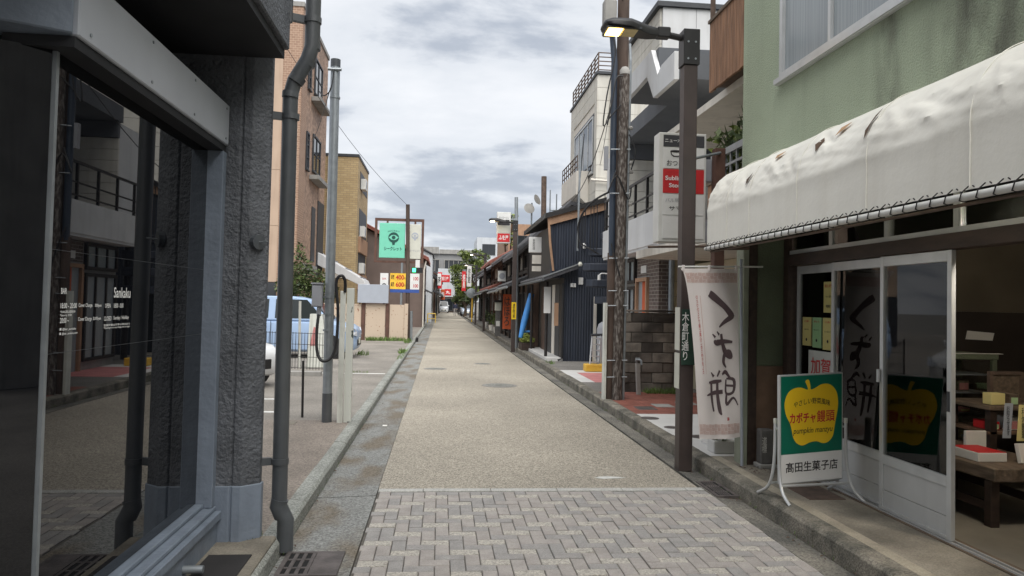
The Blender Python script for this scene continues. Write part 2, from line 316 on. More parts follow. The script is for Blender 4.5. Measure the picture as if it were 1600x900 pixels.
def window(parent, O, u, n, a0, a1, z0, z1, fm='alu', gm='window_glass', cols=2, rows=1, fw_=.05, proud=.04, depth=0.0, name='window', sill=True):
    b = MB()
    for (p, q, r, s) in ((a0, a1, z0, z0+fw_), (a0, a1, z1-fw_, z1), (a0, a0+fw_, z0+fw_, z1-fw_), (a1-fw_, a1, z0+fw_, z1-fw_)): b.fbox(O, u, n, p, q, r, s, depth-.01, depth+proud)
    for i in range(1, cols):
        m = a0+(a1-a0)*i/cols; b.fbox(O, u, n, m-fw_*.4, m+fw_*.4, z0+fw_, z1-fw_, depth-.01, depth+proud*.8)
    for i in range(1, rows):
        m = z0+(z1-z0)*i/rows; b.fbox(O, u, n, a0+fw_, a1-fw_, m-fw_*.3, m+fw_*.3, depth-.01, depth+proud*.7)
    if sill: b.fbox(O, u, n, a0-.03, a1+.03, z0-.05, z0-.003, depth-.01, depth+proud*1.8)
    f = b.build(name, fm, parent)
    for i in range(cols):
        p = a0+(a1-a0)*i/cols; q = a0+(a1-a0)*(i+1)/cols
        MB().fbox(O, u, n, p+.004, q-.004, z0+.004, z1-.004, depth-.006, depth+.012+.004*(i % 2)).build('pane', gm, f)
    return f
def leaves(blobs, n, size, seed=1, flat=.5):
    rnd = random.Random(seed); mb = MB(); tot = sum(b[3]*b[4]*b[5] for b in blobs)
    for (cx, cy, cz, rx, ry, rz) in blobs:
        k = int(n*rx*ry*rz/tot)+1
        for _ in range(k):
            d = Vector((rnd.gauss(0, 1), rnd.gauss(0, 1), rnd.gauss(0, 1))).normalized(); r = rnd.random()**.4
            p = Vector((cx+d.x*rx*r, cy+d.y*ry*r, cz+d.z*rz*r)); s = size*rnd.uniform(.6, 1.35)
            a = Vector((rnd.gauss(0, 1), rnd.gauss(0, 1), rnd.gauss(0, 1)*flat)).normalized(); b = a.cross(Vector((rnd.gauss(0, 1), rnd.gauss(0, 1), rnd.gauss(0, 1)))).normalized()
            mb.add([p-a*s, p+b*s*.45+a*s*.1, p+a*s, p-b*s*.45+a*s*.1], [(0, 1, 2, 3)])
    return mb
def blades(mb, rnd, x0, x1, y0, y1, z, n, h):
    for _ in range(n):
        x = rnd.uniform(x0, x1); y = rnd.uniform(y0, y1); a = rnd.uniform(0, 6.28); hh = h*rnd.uniform(.5, 1.3); lx, ly = rnd.gauss(0, hh*.4), rnd.gauss(0, hh*.4)
        wx, wy = math.cos(a)*hh*.09, math.sin(a)*hh*.09
        mb.add([(x-wx, y-wy, z), (x+wx, y+wy, z), (x+wx+lx*.5, y+wy+ly*.5, z+hh*.6), (x+lx, y+ly, z+hh)], [(0, 1, 2, 3)])

# ================================================================== SETTING: ground, road, kerbs
XL, XR = -.52, 2.46            # carriageway edges
struct(MB().box(-400, 400, -150, 900, -.6, -.10).build('ground', 'asphalt'))
def road_sheet():
    b = MB(); ys = [6.62+i*2.0 for i in range(70)]
    for i in range(len(ys)-1): b.add([(XL, ys[i], 0), (XR, ys[i], 0), (XR, ys[i+1], 0), (XL, ys[i+1], 0)], [(0, 1, 2, 3)])
    b.add([(XL, 6.62, 0), (XR, 6.62, 0), (XR, 6.62, -.08), (XL, 6.62, -.08)], [(0, 1, 2, 3)]); return b
struct(road_sheet().build('road', 'aggregate'))
struct(MB().box(-14, 14, -40, 2.2, -.09, -.012).build('road', 'asphalt'))
# block paving at the crossing: herringbone of 10 x 20 cm blocks
pav = struct(MB().box(XL+.002, XR+.04, 2.2, 6.52, -.09, -.012).build('paved_crossing', 'joint'))
rnd = random.Random(3); U = .1; G = .0028; rest = MB(); BR = {}; vis = []
def brick(x0, x1, y0, y1, horiz):
    x0 = max(x0, XL+.004); x1 = min(x1, XR+.036); y1 = min(y1, 6.517); y0 = max(y0, 2.21)
    if x1-x0 < .02 or y1-y0 < .02: return
    q = rnd.random()
    m = (('paver_cream' if q < .9 else 'paver_pink') if round(y0/U) % 2 else 'paver_grey' if q < .8 else 'paver_pink') if horiz else ('paver_pink' if q < .5 else 'paver_rose' if q < .8 else 'paver_grey')
    vis.append((y0, x0, x1, y1, m))
i0, i1, j0, j1 = -6, 27, 22, 66
for i in range(i0, i1):
    for j in range(j0, j1):
        d = (i-j) % 4
        if d == 0: brick(i*U, (i+2)*U, j*U, (j+1)*U, True)
        elif d == 2: brick(i*U, (i+1)*U, (j-1)*U, (j+1)*U, False)
def brick_mb(x0, x1, y0, y1, z):
    t = .004; a, b_, c_, d_ = x0+G, x1-G, y0+G, y1-G
    return [(a, c_, z-.03), (b_, c_, z-.03), (b_, d_, z-.03), (a, d_, z-.03), (a, c_, z-t), (b_, c_, z-t), (b_, d_, z-t), (a, d_, z-t), (a+t, c_+t, z), (b_-t, c_+t, z), (b_-t, d_-t, z), (a+t, d_-t, z)]
BF = [(0, 1, 5, 4), (1, 2, 6, 5), (2, 3, 7, 6), (3, 0, 4, 7), (4, 5, 9, 8), (5, 6, 10, 9), (6, 7, 11, 10), (7, 4, 8, 11), (8, 9, 10, 11)]
vis.sort(key=lambda t: -t[0])
inview = [t for t in vis if t[3] > 4.36]; hidden = [t for t in vis if t[3] <= 4.36]
keep = sorted(inview, key=lambda t: t[0])[:300]; extra = [t for t in inview if t not in keep]
PM = ['paver_cream', 'paver_grey', 'paver_pink', 'paver_rose']
for (y0, x0, x1, y1, m) in keep:
    cx, cy = (x0+x1)/2, (y0+y1)/2; key = (round(x1-x0, 3), round(y1-y0, 3), m)
    if key not in BR:
        b = MB(); b.add(brick_mb(x0-cx, x1-cx, y0-cy, y1-cy, 0), BF); o = b.build('brick', m, pav); BR[key] = o.data
    else:
        o = bpy.data.objects.new('brick', BR[key]); COL.objects.link(o); o.parent = pav
    o.location = (cx, cy, rnd.gauss(0, .0018)); o.rotation_euler = (rnd.gauss(0, .008), rnd.gauss(0, .008), rnd.gauss(0, .008))
for (y0, x0, x1, y1, m) in hidden+extra: rest.add(brick_mb(x0, x1, y0, y1, rnd.gauss(0, .001)), BF, PM.index(m))
stuff(rest.build('brick_field', PM, pav))
for k, (a, b_) in enumerate(((XL+.005, -.12), (-.115, .49), (.495, 1.1), (1.105, 1.71), (1.715, 2.32), (2.325, XR+.03))):
    MB().box(a, b_, 6.523, 6.615, -.06, .003+.001*(k % 2)).build('edge_stone', 'edge_pale', pav, bevel=.004)
# gutters: slabs with open joints
def gutter(m, x0, x1, seg, tilt, y_end):
    base = struct(MB().box(x0, x1, 2.2, 150, -.1, -.03).build('gutter', 'joint')); y = 2.3; r = random.Random(5)
    while y < y_end:
        l = seg*r.uniform(.95, 1.05); z = r.gauss(0, .0015); b = MB()
        za, zb = (-.012-tilt+z, -.004+z) if tilt > 0 else (-.004+z, -.012+tilt+z)
        b.add([(x0+.003, y+.004, za), (x1-.003, y+.004, zb), (x1-.003, y+l-.004, zb), (x0+.003, y+l-.004, za), (x0+.003, y+.004, -.06), (x1-.003, y+.004, -.06), (x1-.003, y+l-.004, -.06), (x0+.003, y+l-.004, -.06)], [(0, 1, 2, 3), (0, 4, 5, 1), (1, 5, 6, 2), (2, 6, 7, 3), (3, 7, 4, 0)])
        b.build('gutter_slab', m, base); y += l
    MB().box(x0+.003, x1-.003, y, 150, -.06, -.006).build('gutter_slab', m, base)
gutter('gutter', -1.03, XL-.002, 2.0, .012, 34)
gutter('gutter_dark', XR+.04, 2.735, 2.0, -.012, 34)
def kerb(x0, x1, h, m, y_start, y_end, side, seg):
    base = struct(MB().box(min(x0, x1)+.01, max(x0, x1)-.01, y_start, 150, -.1, h-.03).build('kerb', 'joint')); y = y_start; r = random.Random(9)
    while y < y_end:
        l = seg*r.uniform(.97, 1.03); dz = r.gauss(0, .003); dx_ = r.gauss(0, .002)
        MB().prism([(x0+dx_, -.08), (x1+dx_, -.08), (x1+dx_, h+dz-(.025 if side > 0 else 0)), (x1+dx_-(.025 if side > 0 else 0), h+dz), (x0+dx_+(.025 if side < 0 else 0), h+dz), (x0+dx_, h+dz-(.025 if side < 0 else 0))], 'y', y+.003, y+l-.003).build('kerb_stone', m, base, bevel=.004); y += l
    MB().box(x0, x1, y, 150, -.08, h).build('kerb_stone', m, base)
kerb(-1.17, -1.035, .085, 'kerb', 2.3, 34, 1, 1.2)
kerb(2.74, 2.89, .125, 'kerb_mossy', 2.3, 34, -1, .9)
# left side: pavement strip and parking lot
struct(MB().box(-2.3, -1.172, 4.2, 9.9, -.1, .078).build('pavement', 'pavement_brown'))
struct(MB().box(-30, -2.302, 4.9, 60, -.1, .07).build('parking_lot', 'lot'))
struct(MB().box(-2.301, -1.173, 9.903, 60, -.1, .072).build('parking_lot', 'lot'))
struct(MB().box(-5, -1.173, 60.01, 150, -.1, .08).build('pavement', 'pavement_brown'))
pl = MB()
for (x0, x1, y0, y1) in ((-2.2, -1.2, 16.2, 16.32), (-7, -2.3, 10.55, 10.67), (-7, -2.5, 11.9, 12.02), (-7, -2.4, 16.22, 16.34)): pl.box(x0, x1, y0, y1, .06, .0765)
struct(pl.build('painted_line', 'line_paint'))
MB().box(-2.1, -1.85, 9.55, 9.75, .05, .083).build('valve_cover', 'apron'); tag(bpy.data.objects['valve_cover'], 'small pale valve cover set in the left pavement near the grey pole', 'cover')
tag(MB().box(-2.45, -2.15, 8.8, 9.05, .06, .083).build('water_meter_lid', 'board_grey', bevel=.004), 'pale blue water meter lid in the left pavement beyond the drainpipe', 'cover')
# right side pavements
struct(MB().box(2.892, 7, 2.3, 7.45, -.1, .118).build('shop_apron', 'apron'))
struct(MB().box(2.891, 3.0, 2.3, 7.44, .05, .1225).build('apron_edge', 'apron_lip'))
struct(MB().box(2.892, 7, 7.453, 10.35, -.1, .122).build('forecourt', 'white_concrete'))
tl = struct(MB().box(2.892, 5.2, 10.353, 13.0, -.1, .108).build('tiled_forecourt', 'joint'))
r = random.Random(4); td = {}
for i in range(12):
    for j in range(13):
        x, y = 2.90+i*.2, 10.36+j*.2
        if y > 12.95: continue
        k = 'red_tile'
        if k not in td: td[k] = MB().box(.003, .197, .003, .197, -.02, 0).build('tile', k, tl, bevel=.003); o = td[k]
        else: o = bpy.data.objects.new('tile', td[k].data); COL.objects.link(o); o.parent = tl
        o.location = (x, y, .122+r.gauss(0, .001))
for (x, y, m) in ((3.05, 10.75, 'iron'), (3.42, 11.05, 'concrete'), (3.9, 11.3, 'concrete')): tag(MB().box(x, x+.3, y, y+.34, .10, .128).build('utility_cover', m, bevel=.004), {3.05: 'dark iron utility cover in the red tiles nearest the kerb', 3.42: 'grey utility cover between two others in the red tiles', 3.9: 'grey utility cover in the red tiles nearest the block wall'}[x], 'cover')
for (x, y, rr, lab) in ((3.05, 9.2, .1, 'small round dark lid in the white concrete nearest the red tiles'), (3.18, 8.55, .12, 'dark oval lid in the white concrete close to the lamp post'), (2.98, 9.95, .13, 'greenish lid at the far kerb corner of the white concrete')):
    tag(MB().lathe([(rr, .10), (rr, .126), (rr*.9, .128)], x, y, 20).build('round_lid', 'iron'), lab, 'cover')
struct(MB().box(2.892, 6, 13.003, 14.6, -.1, .115).build('pavement', 'asphalt'))
struct(MB().box(2.892, 3.2, 14.603, 17.2, -.1, .12).build('pavement', 'white_concrete'))
struct(MB().box(3.203, 6, 14.603, 16.6, -.1, .119).build('painted_pavement', 'pink_paint'))
struct(MB().box(3.203, 6, 16.603, 17.2, -.1, .12).build('pavement', 'white_concrete'))
struct(MB().box(2.892, 8, 17.203, 150, -.1, .112).build('pavement', 'asphalt'))
# manholes, grates
def manhole(x, y, rr, lab):
    t = thing('manhole_cover', lab, 'manhole cover', (x, y, 0))
    MB().lathe([(rr, -.02), (rr, .004), (rr*.93, .005)], x, y, 32).build('ring', 'cover_pale', t)
    b = MB()
    for k in range(28):
        for q in range(1, 6):
            a = k*2*math.pi/28+q*.11; rad = rr*.15*q; s = rr*.035
            b.box(x+rad*math.cos(a)-s, x+rad*math.cos(a)+s, y+rad*math.sin(a)-s, y+rad*math.sin(a)+s, .005, .0085)
    b.build('cast_pattern', 'kerb', t)
manhole(1.25, 14.85, .37, 'round cast manhole cover in the middle of the tan road')
manhole(-.1, 18.4, .3, 'round manhole cover near the left edge of the tan road')
manhole(1.2, 20.1, .24, 'small round cover farther along the middle of the road')
def grate(x0, x1, y0, y1, lab, nb):
    t = thing('drain_grate', lab, 'drain grate', ((x0+x1)/2, (y0+y1)/2, 0))
    b = MB(); b.box(x0, x1, y0, y0+.03, -.03, .006); b.box(x0, x1, y1-.03, y1, -.03, .006); b.box(x0, x0+.03, y0+.03, y1-.03, -.03, .006); b.box(x1-.03, x1, y0+.03, y1-.03, -.03, .006); b.build('frame', 'iron', t)
    MB().box(x0+.02, x1-.02, y0+.02, y1-.02, -.03, -.001).build('sump', 'iron_dark', t)
    for k in range(nb):
        q = x0+.05+(x1-x0-.1)*(k+.15)/nb; MB().box(q, q+(x1-x0-.1)/nb*.45, y0+.03, y1-.03, -.01, .005).build('bar', 'iron', t, bevel=.002)
    for f_ in (.33, .67):
        q = y0+(y1-y0)*f_; MB().box(x0+.03, x1-.03, q-.012, q+.012, -.01, .0035).build('crossbar', 'iron', t)
grate(-.98, -.60, 4.55, 4.98, 'rusty drain grate in the left gutter at the foot of the drainpipe', 5)
MB().box(-.78, -.63, 4.575, 4.955, -.02, .0055).build('solid_plate', 'iron', bpy.data.objects['drain_grate'])
grate(2.52, 2.73, 6.3, 6.85, 'dark drain grate in the right gutter below the lamp post', 5)
tag(MB().box(3.1, 3.42, 5.75, 6.2, .08, .124).build('inspection_lid', 'rust', bevel=.004), 'rusty inspection lid in the apron under the pumpkin signboard', 'cover')
tag(MB().prism([(1.55, 7.0), (1.62, 6.96), (1.78, 6.98), (1.86, 7.0), (1.8, 7.03), (1.68, 7.06), (1.6, 7.04)], 'z', .001, .004).build('paint_mark', 'line_paint'), 'small splash of white paint on the tan road by the lamp post', 'paint mark')
tag(MB().box(-.75, -.69, 9.9, 10.0, -.004, .002).build('paper_scrap', 'paper_white'), 'scrap of white paper lying in the left gutter', 'litter')
# weeds
wb = MB(); rnd = random.Random(11)
for (x0, x1, y0, y1, z, n_, h_) in ((-1.2, -1.06, 20, 24, .03, 160, .10), (-1.25, -1.1, 22.5, 23.2, .03, 120, .16), (-3.0, -1.5, 29.5, 29.9, .06, 420, .16), (-1.4, -1.15, 28, 29.8, .06, 120, .15), (-1.3, -1.16, 4.9, 5.06, .08, 60, .04), (-2.5, -2.1, 21.5, 22.2, .07, 50, .13), (2.68, 2.745, 4, 16, -.01, 200, .025), (-1.06, -1.0, 4.5, 12, 0, 120, .02), (-2.0, -1.6, 16.3, 16.6, .07, 50, .05), (3.75, 4.35, 12.7, 12.95, .11, 260, .10), (2.9, 3.05, 18.8, 19.6, .11, 50, .08)): blades(wb, rnd, x0, x1, y0, y1, z, n_, h_)
stuff(wb.build('weeds', 'grass')); bpy.data.objects['weeds']['label'] = 'green weeds growing along kerbs and wall feet'

lt_ = MB(); rl_ = random.Random(23)
for _ in range(170):
    x, y = rl_.choice(((rl_.uniform(-1.02, -.9), rl_.uniform(4.5, 16)), (rl_.uniform(2.62, 2.73), rl_.uniform(4.3, 14)), (rl_.uniform(2.62, 2.73), rl_.uniform(6.2, 6.9)), (rl_.uniform(3.0, 3.4), rl_.uniform(6.6, 7.0)))); z = .126 if x > 2.9 else -.012
    a = rl_.uniform(0, 6.28); s_ = rl_.uniform(.008, .022); ca, sa = math.cos(a)*s_, math.sin(a)*s_; lt_.add([(x-ca, y-sa, z+.002), (x+sa*.5, y-ca*.5, z+.012), (x+ca, y+sa, z+.004), (x-sa*.5, y+ca*.5, z+.010)], [(0, 1, 2, 3)])
stuff(lt_.build('leaf_litter', 'rust')); bpy.data.objects['leaf_litter']['label'] = 'small brown fallen leaves and bits along the gutters'
# ================================================================== LEFT: dark bar building
GX = -1.53
bar = thing('bar_building', 'dark stucco bar building with large reflecting window on the left', 'building', (-1.6, 4.5, 0))
def colpoly(o): return [(-2.2, 4.87-o), (-1.345, 4.87-o), (-1.335, 4.885-o), (-1.325, 4.87-o), (-1.27, 4.87-o), (-1.17+o, 4.95), (-1.17+o, 5.0), (-2.2, 5.0)]
MB().prism(colpoly(0), 'z', .07, 3.35).build('column', 'stucco_dark', bar, bevel=.004); MB().prism(colpoly(.012), 'z', .06, .47).build('column_base', 'slate_paint', bar, bevel=.004)
MB().box(-7, -1.05, -3, 4.88, 3.36, 9.5).build('upper_wall', 'stucco_dark', bar, bevel=.01)
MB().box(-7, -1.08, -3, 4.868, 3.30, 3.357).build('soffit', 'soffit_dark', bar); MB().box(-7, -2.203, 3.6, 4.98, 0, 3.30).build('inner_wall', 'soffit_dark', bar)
cA = V(-1.42, 2.88, 0); dA = V(-.9, -.47, 0).normalized(); nA = V(dA.y, -dA.x, 0); nA = nA if nA.y < 0 else -nA
MB().box(-1.62, -1.42, 2.90, 4.866, 2.70, 2.965).build('beam', 'beam_grey', bar, bevel=.006)
MB().fbox(cA, dA, nA, .012, 1.7, 2.70, 2.965, -.2, 0).build('beam', 'slate_paint', bar, bevel=.006)
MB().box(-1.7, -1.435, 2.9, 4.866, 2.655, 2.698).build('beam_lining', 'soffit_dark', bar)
for q in (2.99, 3.6, 4.2, 4.8):
    for z in (2.735, 2.93): MB().tube([(-1.422, q, z), (-1.415, q, z)], .008, 8).build('screw', 'galv', bar)
MB().box(-1.56, -1.43, 4.80, 4.868, .347, 2.654).build('window_jamb', 'slate_paint', bar, bevel=.004)
b = MB(); b.box(-1.62, -1.385, 2.3, 4.866, .26, .315); b.box(-1.62, -1.42, 2.3, 4.866, .317, .345); b.box(-1.62, -1.48, 2.3, 4.798, .347, .375); b.build('sill', 'slate_paint', bar, bevel=.005)
MB().box(-1.7, -1.41, 2.3, 4.86, .07, .258).build('plinth', 'slate_paint', bar, bevel=.004)
MB().box(-1.542, GX, 2.975, 4.799, .378, 2.653).build('pane', 'bar_glass', bar); MB().box(-1.548, GX+.006, 2.952, 2.973, .378, 2.653).build('joint_strip', 'galv', bar)
gB = V(GX, 2.952, 0); MB().fbox(gB, dA, nA, .01, 1.6, .2, 2.66, -.012, 0).build('pane', 'bar_glass', bar)
for z in (1.462, 1.875): MB().box(GX+.0008, GX+.0016, 2.976, 4.798, z-.0008, z+.0008).build('glass_seam', 'pipe_dark', bar)
MB().tube([(-1.42, 4.25, .16), (-1.31, 4.25, .16), (-1.30, 4.25, .16)], .022, 12).build('outlet_pipe', 'galv', bar, smooth=True)
MB().box(-1.75, -1.06, 4.1, 4.99, -.05, .112).build('step', 'apron', bar, bevel=.012)
def gt(s, y0, y1, z, ht): put(s, (GX, (y0+y1)/2, z), Y1, Z1, y1-y0, ht, 'lettering_white', bar, bold=.015)
gt('BAR', 3.06, 3.105, 1.712, .024); gt('Sankaku', 3.53, 3.71, 1.712, .05)
gt('18:00 - 20:00', 3.06, 3.19, 1.652, .022); gt('Cover Charge', 3.205, 3.325, 1.651, .021); gt('500yen', 3.35, 3.41, 1.65, .018); gt('OPEN', 3.445, 3.5, 1.65, .02); gt('18:00 - 0:00', 3.535, 3.635, 1.65, .022)
gt('*20:00以降は通常料金', 3.06, 3.18, 1.627, .012); gt('*Leave by 20:00', 3.06, 3.15, 1.612, .012)
gt('20:00 ~', 3.06, 3.13, 1.592, .022); gt('Cover Charge', 3.205, 3.325, 1.592, .021); gt('3,000yen', 3.335, 3.41, 1.592, .018); gt('CLOSED', 3.44, 3.515, 1.591, .02); gt('Sunday / Holiday', 3.535, 3.7, 1.59, .022)
gt('営業時間は変更の場合あり', 3.44, 3.715, 1.56, .011); gt('*Opening hours may change, see our page', 3.44, 3.715, 1.547, .011)
gt('■ @bar_sankaku', 3.06, 3.19, 1.555, .012); gt('■ @bar_sankaku.com', 3.06, 3.205, 1.537, .012)
tag(MB().box(-1.38, -1.12, 4.12, 4.6, .1125, .122).build('door_mat', 'rope', bevel=.003), 'small dark rubber mat on the step under the bar window', 'mat')
rb_ = thing('wall_bracket', 'small round dark bracket on the bar column beside the drainpipe', 'bracket', (-1.2, 4.9, 2.05)); MB().tube([(-1.235, 4.9, 2.07), (-1.205, 4.876, 2.07)], .05, 12).build('disc', 'pipe_dark', rb_); MB().tube([(-1.21, 4.88, 2.07), (-1.15, 4.85, 2.075)], .006, 6).build('pin', 'galv', rb_)
# drainpipe
dp = thing('drainpipe', 'thick dark grey drainpipe with an elbow running up the bar building', 'pipe', (-1.06, 5.02, 0))
px = -1.055
MB().tube([(px, 5.02, .31), (px-.01, 5.02, 3.1), (px+.015, 5.02, 3.2), (px+.10, 5.0, 3.34), (px+.13, 5.0, 3.44), (px+.13, 5.0, 9)], .051, 18).build('pipe', 'pipe_dark', dp, smooth=True)
MB().tube([(px+.005, 5.02, .345), (px-.005, 5.02, .30), (px+.025, 5.02, .235), (px+.045, 5.02, .21), (px+.045, 5.02, .0)], [.058, .058, .058, .055, .055], 18).build('shoe', 'pipe_dark', dp, smooth=True)
for z in (1.07*0+.6, 2.95): 
    MB().tube([(px-.003, 5.02, z-.02), (px-.003, 5.02, z+.02)], .058, 18).build('collar', 'pipe_dark', dp, smooth=True)
    MB().bar((px-.06, 5.02, z), (-1.2, 4.99, z), .035, .05).build('bracket', 'pipe_dark', dp)
for z in (3.62,):
    MB().tube([(px+.13, 5.0, z-.02), (px+.13, 5.0, z+.02)], .058, 18).build('collar', 'pipe_dark', dp, smooth=True)
    MB().bar((px+.08, 5.0, z), (px-.03, 4.95, z), .035, .05).build('bracket', 'pipe_dark', dp)
    MB().tube([(px-.01, 4.93, z-.05), (px-.01, 4.93, z+1.5)], .018, 8).build('rod', 'pipe_dark', dp)
for (a, b_) in (((px-.01, 3.08), (px-.008, 3.12)), ((px+.02, 3.19), (px+.045, 3.23)), ((px+.09, 3.31), (px+.105, 3.345)), ((px+.13, 3.42), (px+.13, 3.46))):
    MB().tube([(a[0], 5.012, a[1]), (b_[0], 5.012, b_[1])], .055, 18).build('coupling', 'pipe_dark', dp, smooth=True)

# ================================================================== LEFT: parking lot furniture
gp = thing('grey_pole', 'galvanised steel pole with meter box standing at the lot corner', 'pole', (-1.49, 9.75, .08))
MB().tube([(-1.47, 9.75, .05), (-1.49, 9.75, 4.85)], .062, 16).build('shaft', 'galv', gp, smooth=True)
MB().tube([(-1.47, 9.75, .05), (-1.471, 9.75, .46)], .066, 16).build('dark_sleeve', 'pipe_dark', gp, smooth=True)
MB().tube([(-1.49, 9.75, 4.83), (-1.49, 9.75, 4.93)], .066, 16).build('cap', 'pipe_dark', gp, smooth=True)
MB().tube([(-1.58, 9.69, 4.78), (-1.40, 9.69, 4.78)], .022, 8).build('clamp', 'galv', gp)
for z in (1.5, 1.72, 1.28, 4.4): MB().tube([(-1.485, 9.75, z), (-1.485, 9.75, z+.025)], .07, 16).build('band', 'galv', gp, smooth=True)
mbx = MB().box(-1.69, -1.56, 9.62, 9.74, 1.60, 1.90).build('meter_box', 'gas_grey', gp, bevel=.008)
MB().box(-1.685, -1.565, 9.605, 9.618, 1.61, 1.88).build('lid', 'gas_grey', mbx, bevel=.006); MB().box(-1.70, -1.55, 9.60, 9.75, 1.90, 1.92).build('cover', 'gas_grey', mbx)
MB().tube([(-1.6, 9.68, 1.6), (-1.6, 9.68, 1.48)], .03, 10).build('socket', 'gas_grey', mbx)
pts = [(-1.6, 9.66, 1.5), (-1.61, 9.62, 1.3), (-1.6, 9.6, 1.05), (-1.55, 9.58, .92), (-1.47, 9.58, .9), (-1.39, 9.6, .98), (-1.35, 9.62, 1.2), (-1.35, 9.64, 1.6), (-1.38, 9.64, 1.85), (-1.37, 9.64, 1.98), (-1.31, 9.64, 2.02), (-1.27, 9.66, 1.95), (-1.27, 9.68, 1.8)]
def smooth_pts(p, n=4):
    p = [Vector(q) for q in p]; o = []
    for i in range(len(p)-1):
        a, b_, c_, d_ = p[max(i-1, 0)], p[i], p[i+1], p[min(i+2, len(p)-1)]
        for k in range(n):
            t = k/n; o.append(.5*((2*b_)+(c_-a)*t+(2*a-5*b_+4*c_-d_)*t*t+(3*b_-a-3*c_+d_)*t**3))
    return o+[p[-1]]
MB().tube(smooth_pts(pts), .02, 8).build('cable', 'plastic_black', gp, smooth=True)
MB().tube(smooth_pts([(-1.5, 9.69, 4.75), (-1.53, 9.66, 4.5), (-1.62, 9.7, 4.42), (-1.7, 9.8, 4.5)]), .008, 6).build('loop_cable', 'plastic_black', gp)
tag(MB().box(-1.33, -1.26, 9.68, 9.73, .06, 1.82).build('white_post', 'worn_white', bevel=.004), 'narrow white wooden post strapped beside the grey pole', 'post')
tag(MB().box(-1.25, -1.155, 9.72, 9.79, .06, 1.86).build('white_post', 'peel_white', bevel=.004), 'wider white wooden post with peeling paint at its foot', 'post')
tag(MB().tube([(-1.86, 10.15, .06), (-1.87, 10.15, .85)], .017, 8).build('black_stake', 'black_metal'), 'thin black stake standing alone left of the grey pole', 'post')
fn = thing('wire_fence', 'low black wire mesh fence panel across the parking lot', 'fence', (-3.3, 16.6, .07))
for (x, y) in ((-2.55, 16.4), (-3.6, 16.75), (-4.65, 17.1)): MB().tube([(x, y, .06), (x, y, 1.02)], .022, 8).build('post', 'black_metal', fn)
b = MB()
for k in range(33):
    t = k/32; x = -2.4-2.25*t; y = 16.35+.75*t; b.tube([(x, y, .12), (x, y, .95)], .006, 4)
for z in (.15, .4, .68, .93): b.tube([(-2.4, 16.35, z), (-4.65, 17.1, z)], .006, 4)
b.build('mesh', 'black_metal', fn)
tag(MB().box(-3.4, -2.5, 15.55, 15.75, .06, .17).build('concrete_block', 'concrete', bevel=.01), 'low concrete wheel stop in front of the wire fence', 'wheel stop')
ts = thing('covered_stand', 'pale plastic covered stand behind the wire fence', 'stand', (-2.95, 17.6, .07))
MB().prism([(-3.15, .08), (-2.6, .08), (-2.82, 1.35), (-3.1, 1.35)], 'y', 17.5, 17.75).build('cover', 'worn_white', ts)
MB().prism([(-3.08, .6), (-2.95, .6), (-2.92, 1.0), (-3.0, 1.05)], 'y', 17.49, 17.498).build('pink_mark', 'pink_paint', ts)
MB().tube([(-2.55, 17.5, .07), (-2.8, 17.6, 1.36)], .018, 6).build('leg', 'alu', ts); MB().tube([(-3.3, 17.4, .07), (-3.32, 17.4, 1.65)], .03, 8).build('pole', 'worn_white', ts)

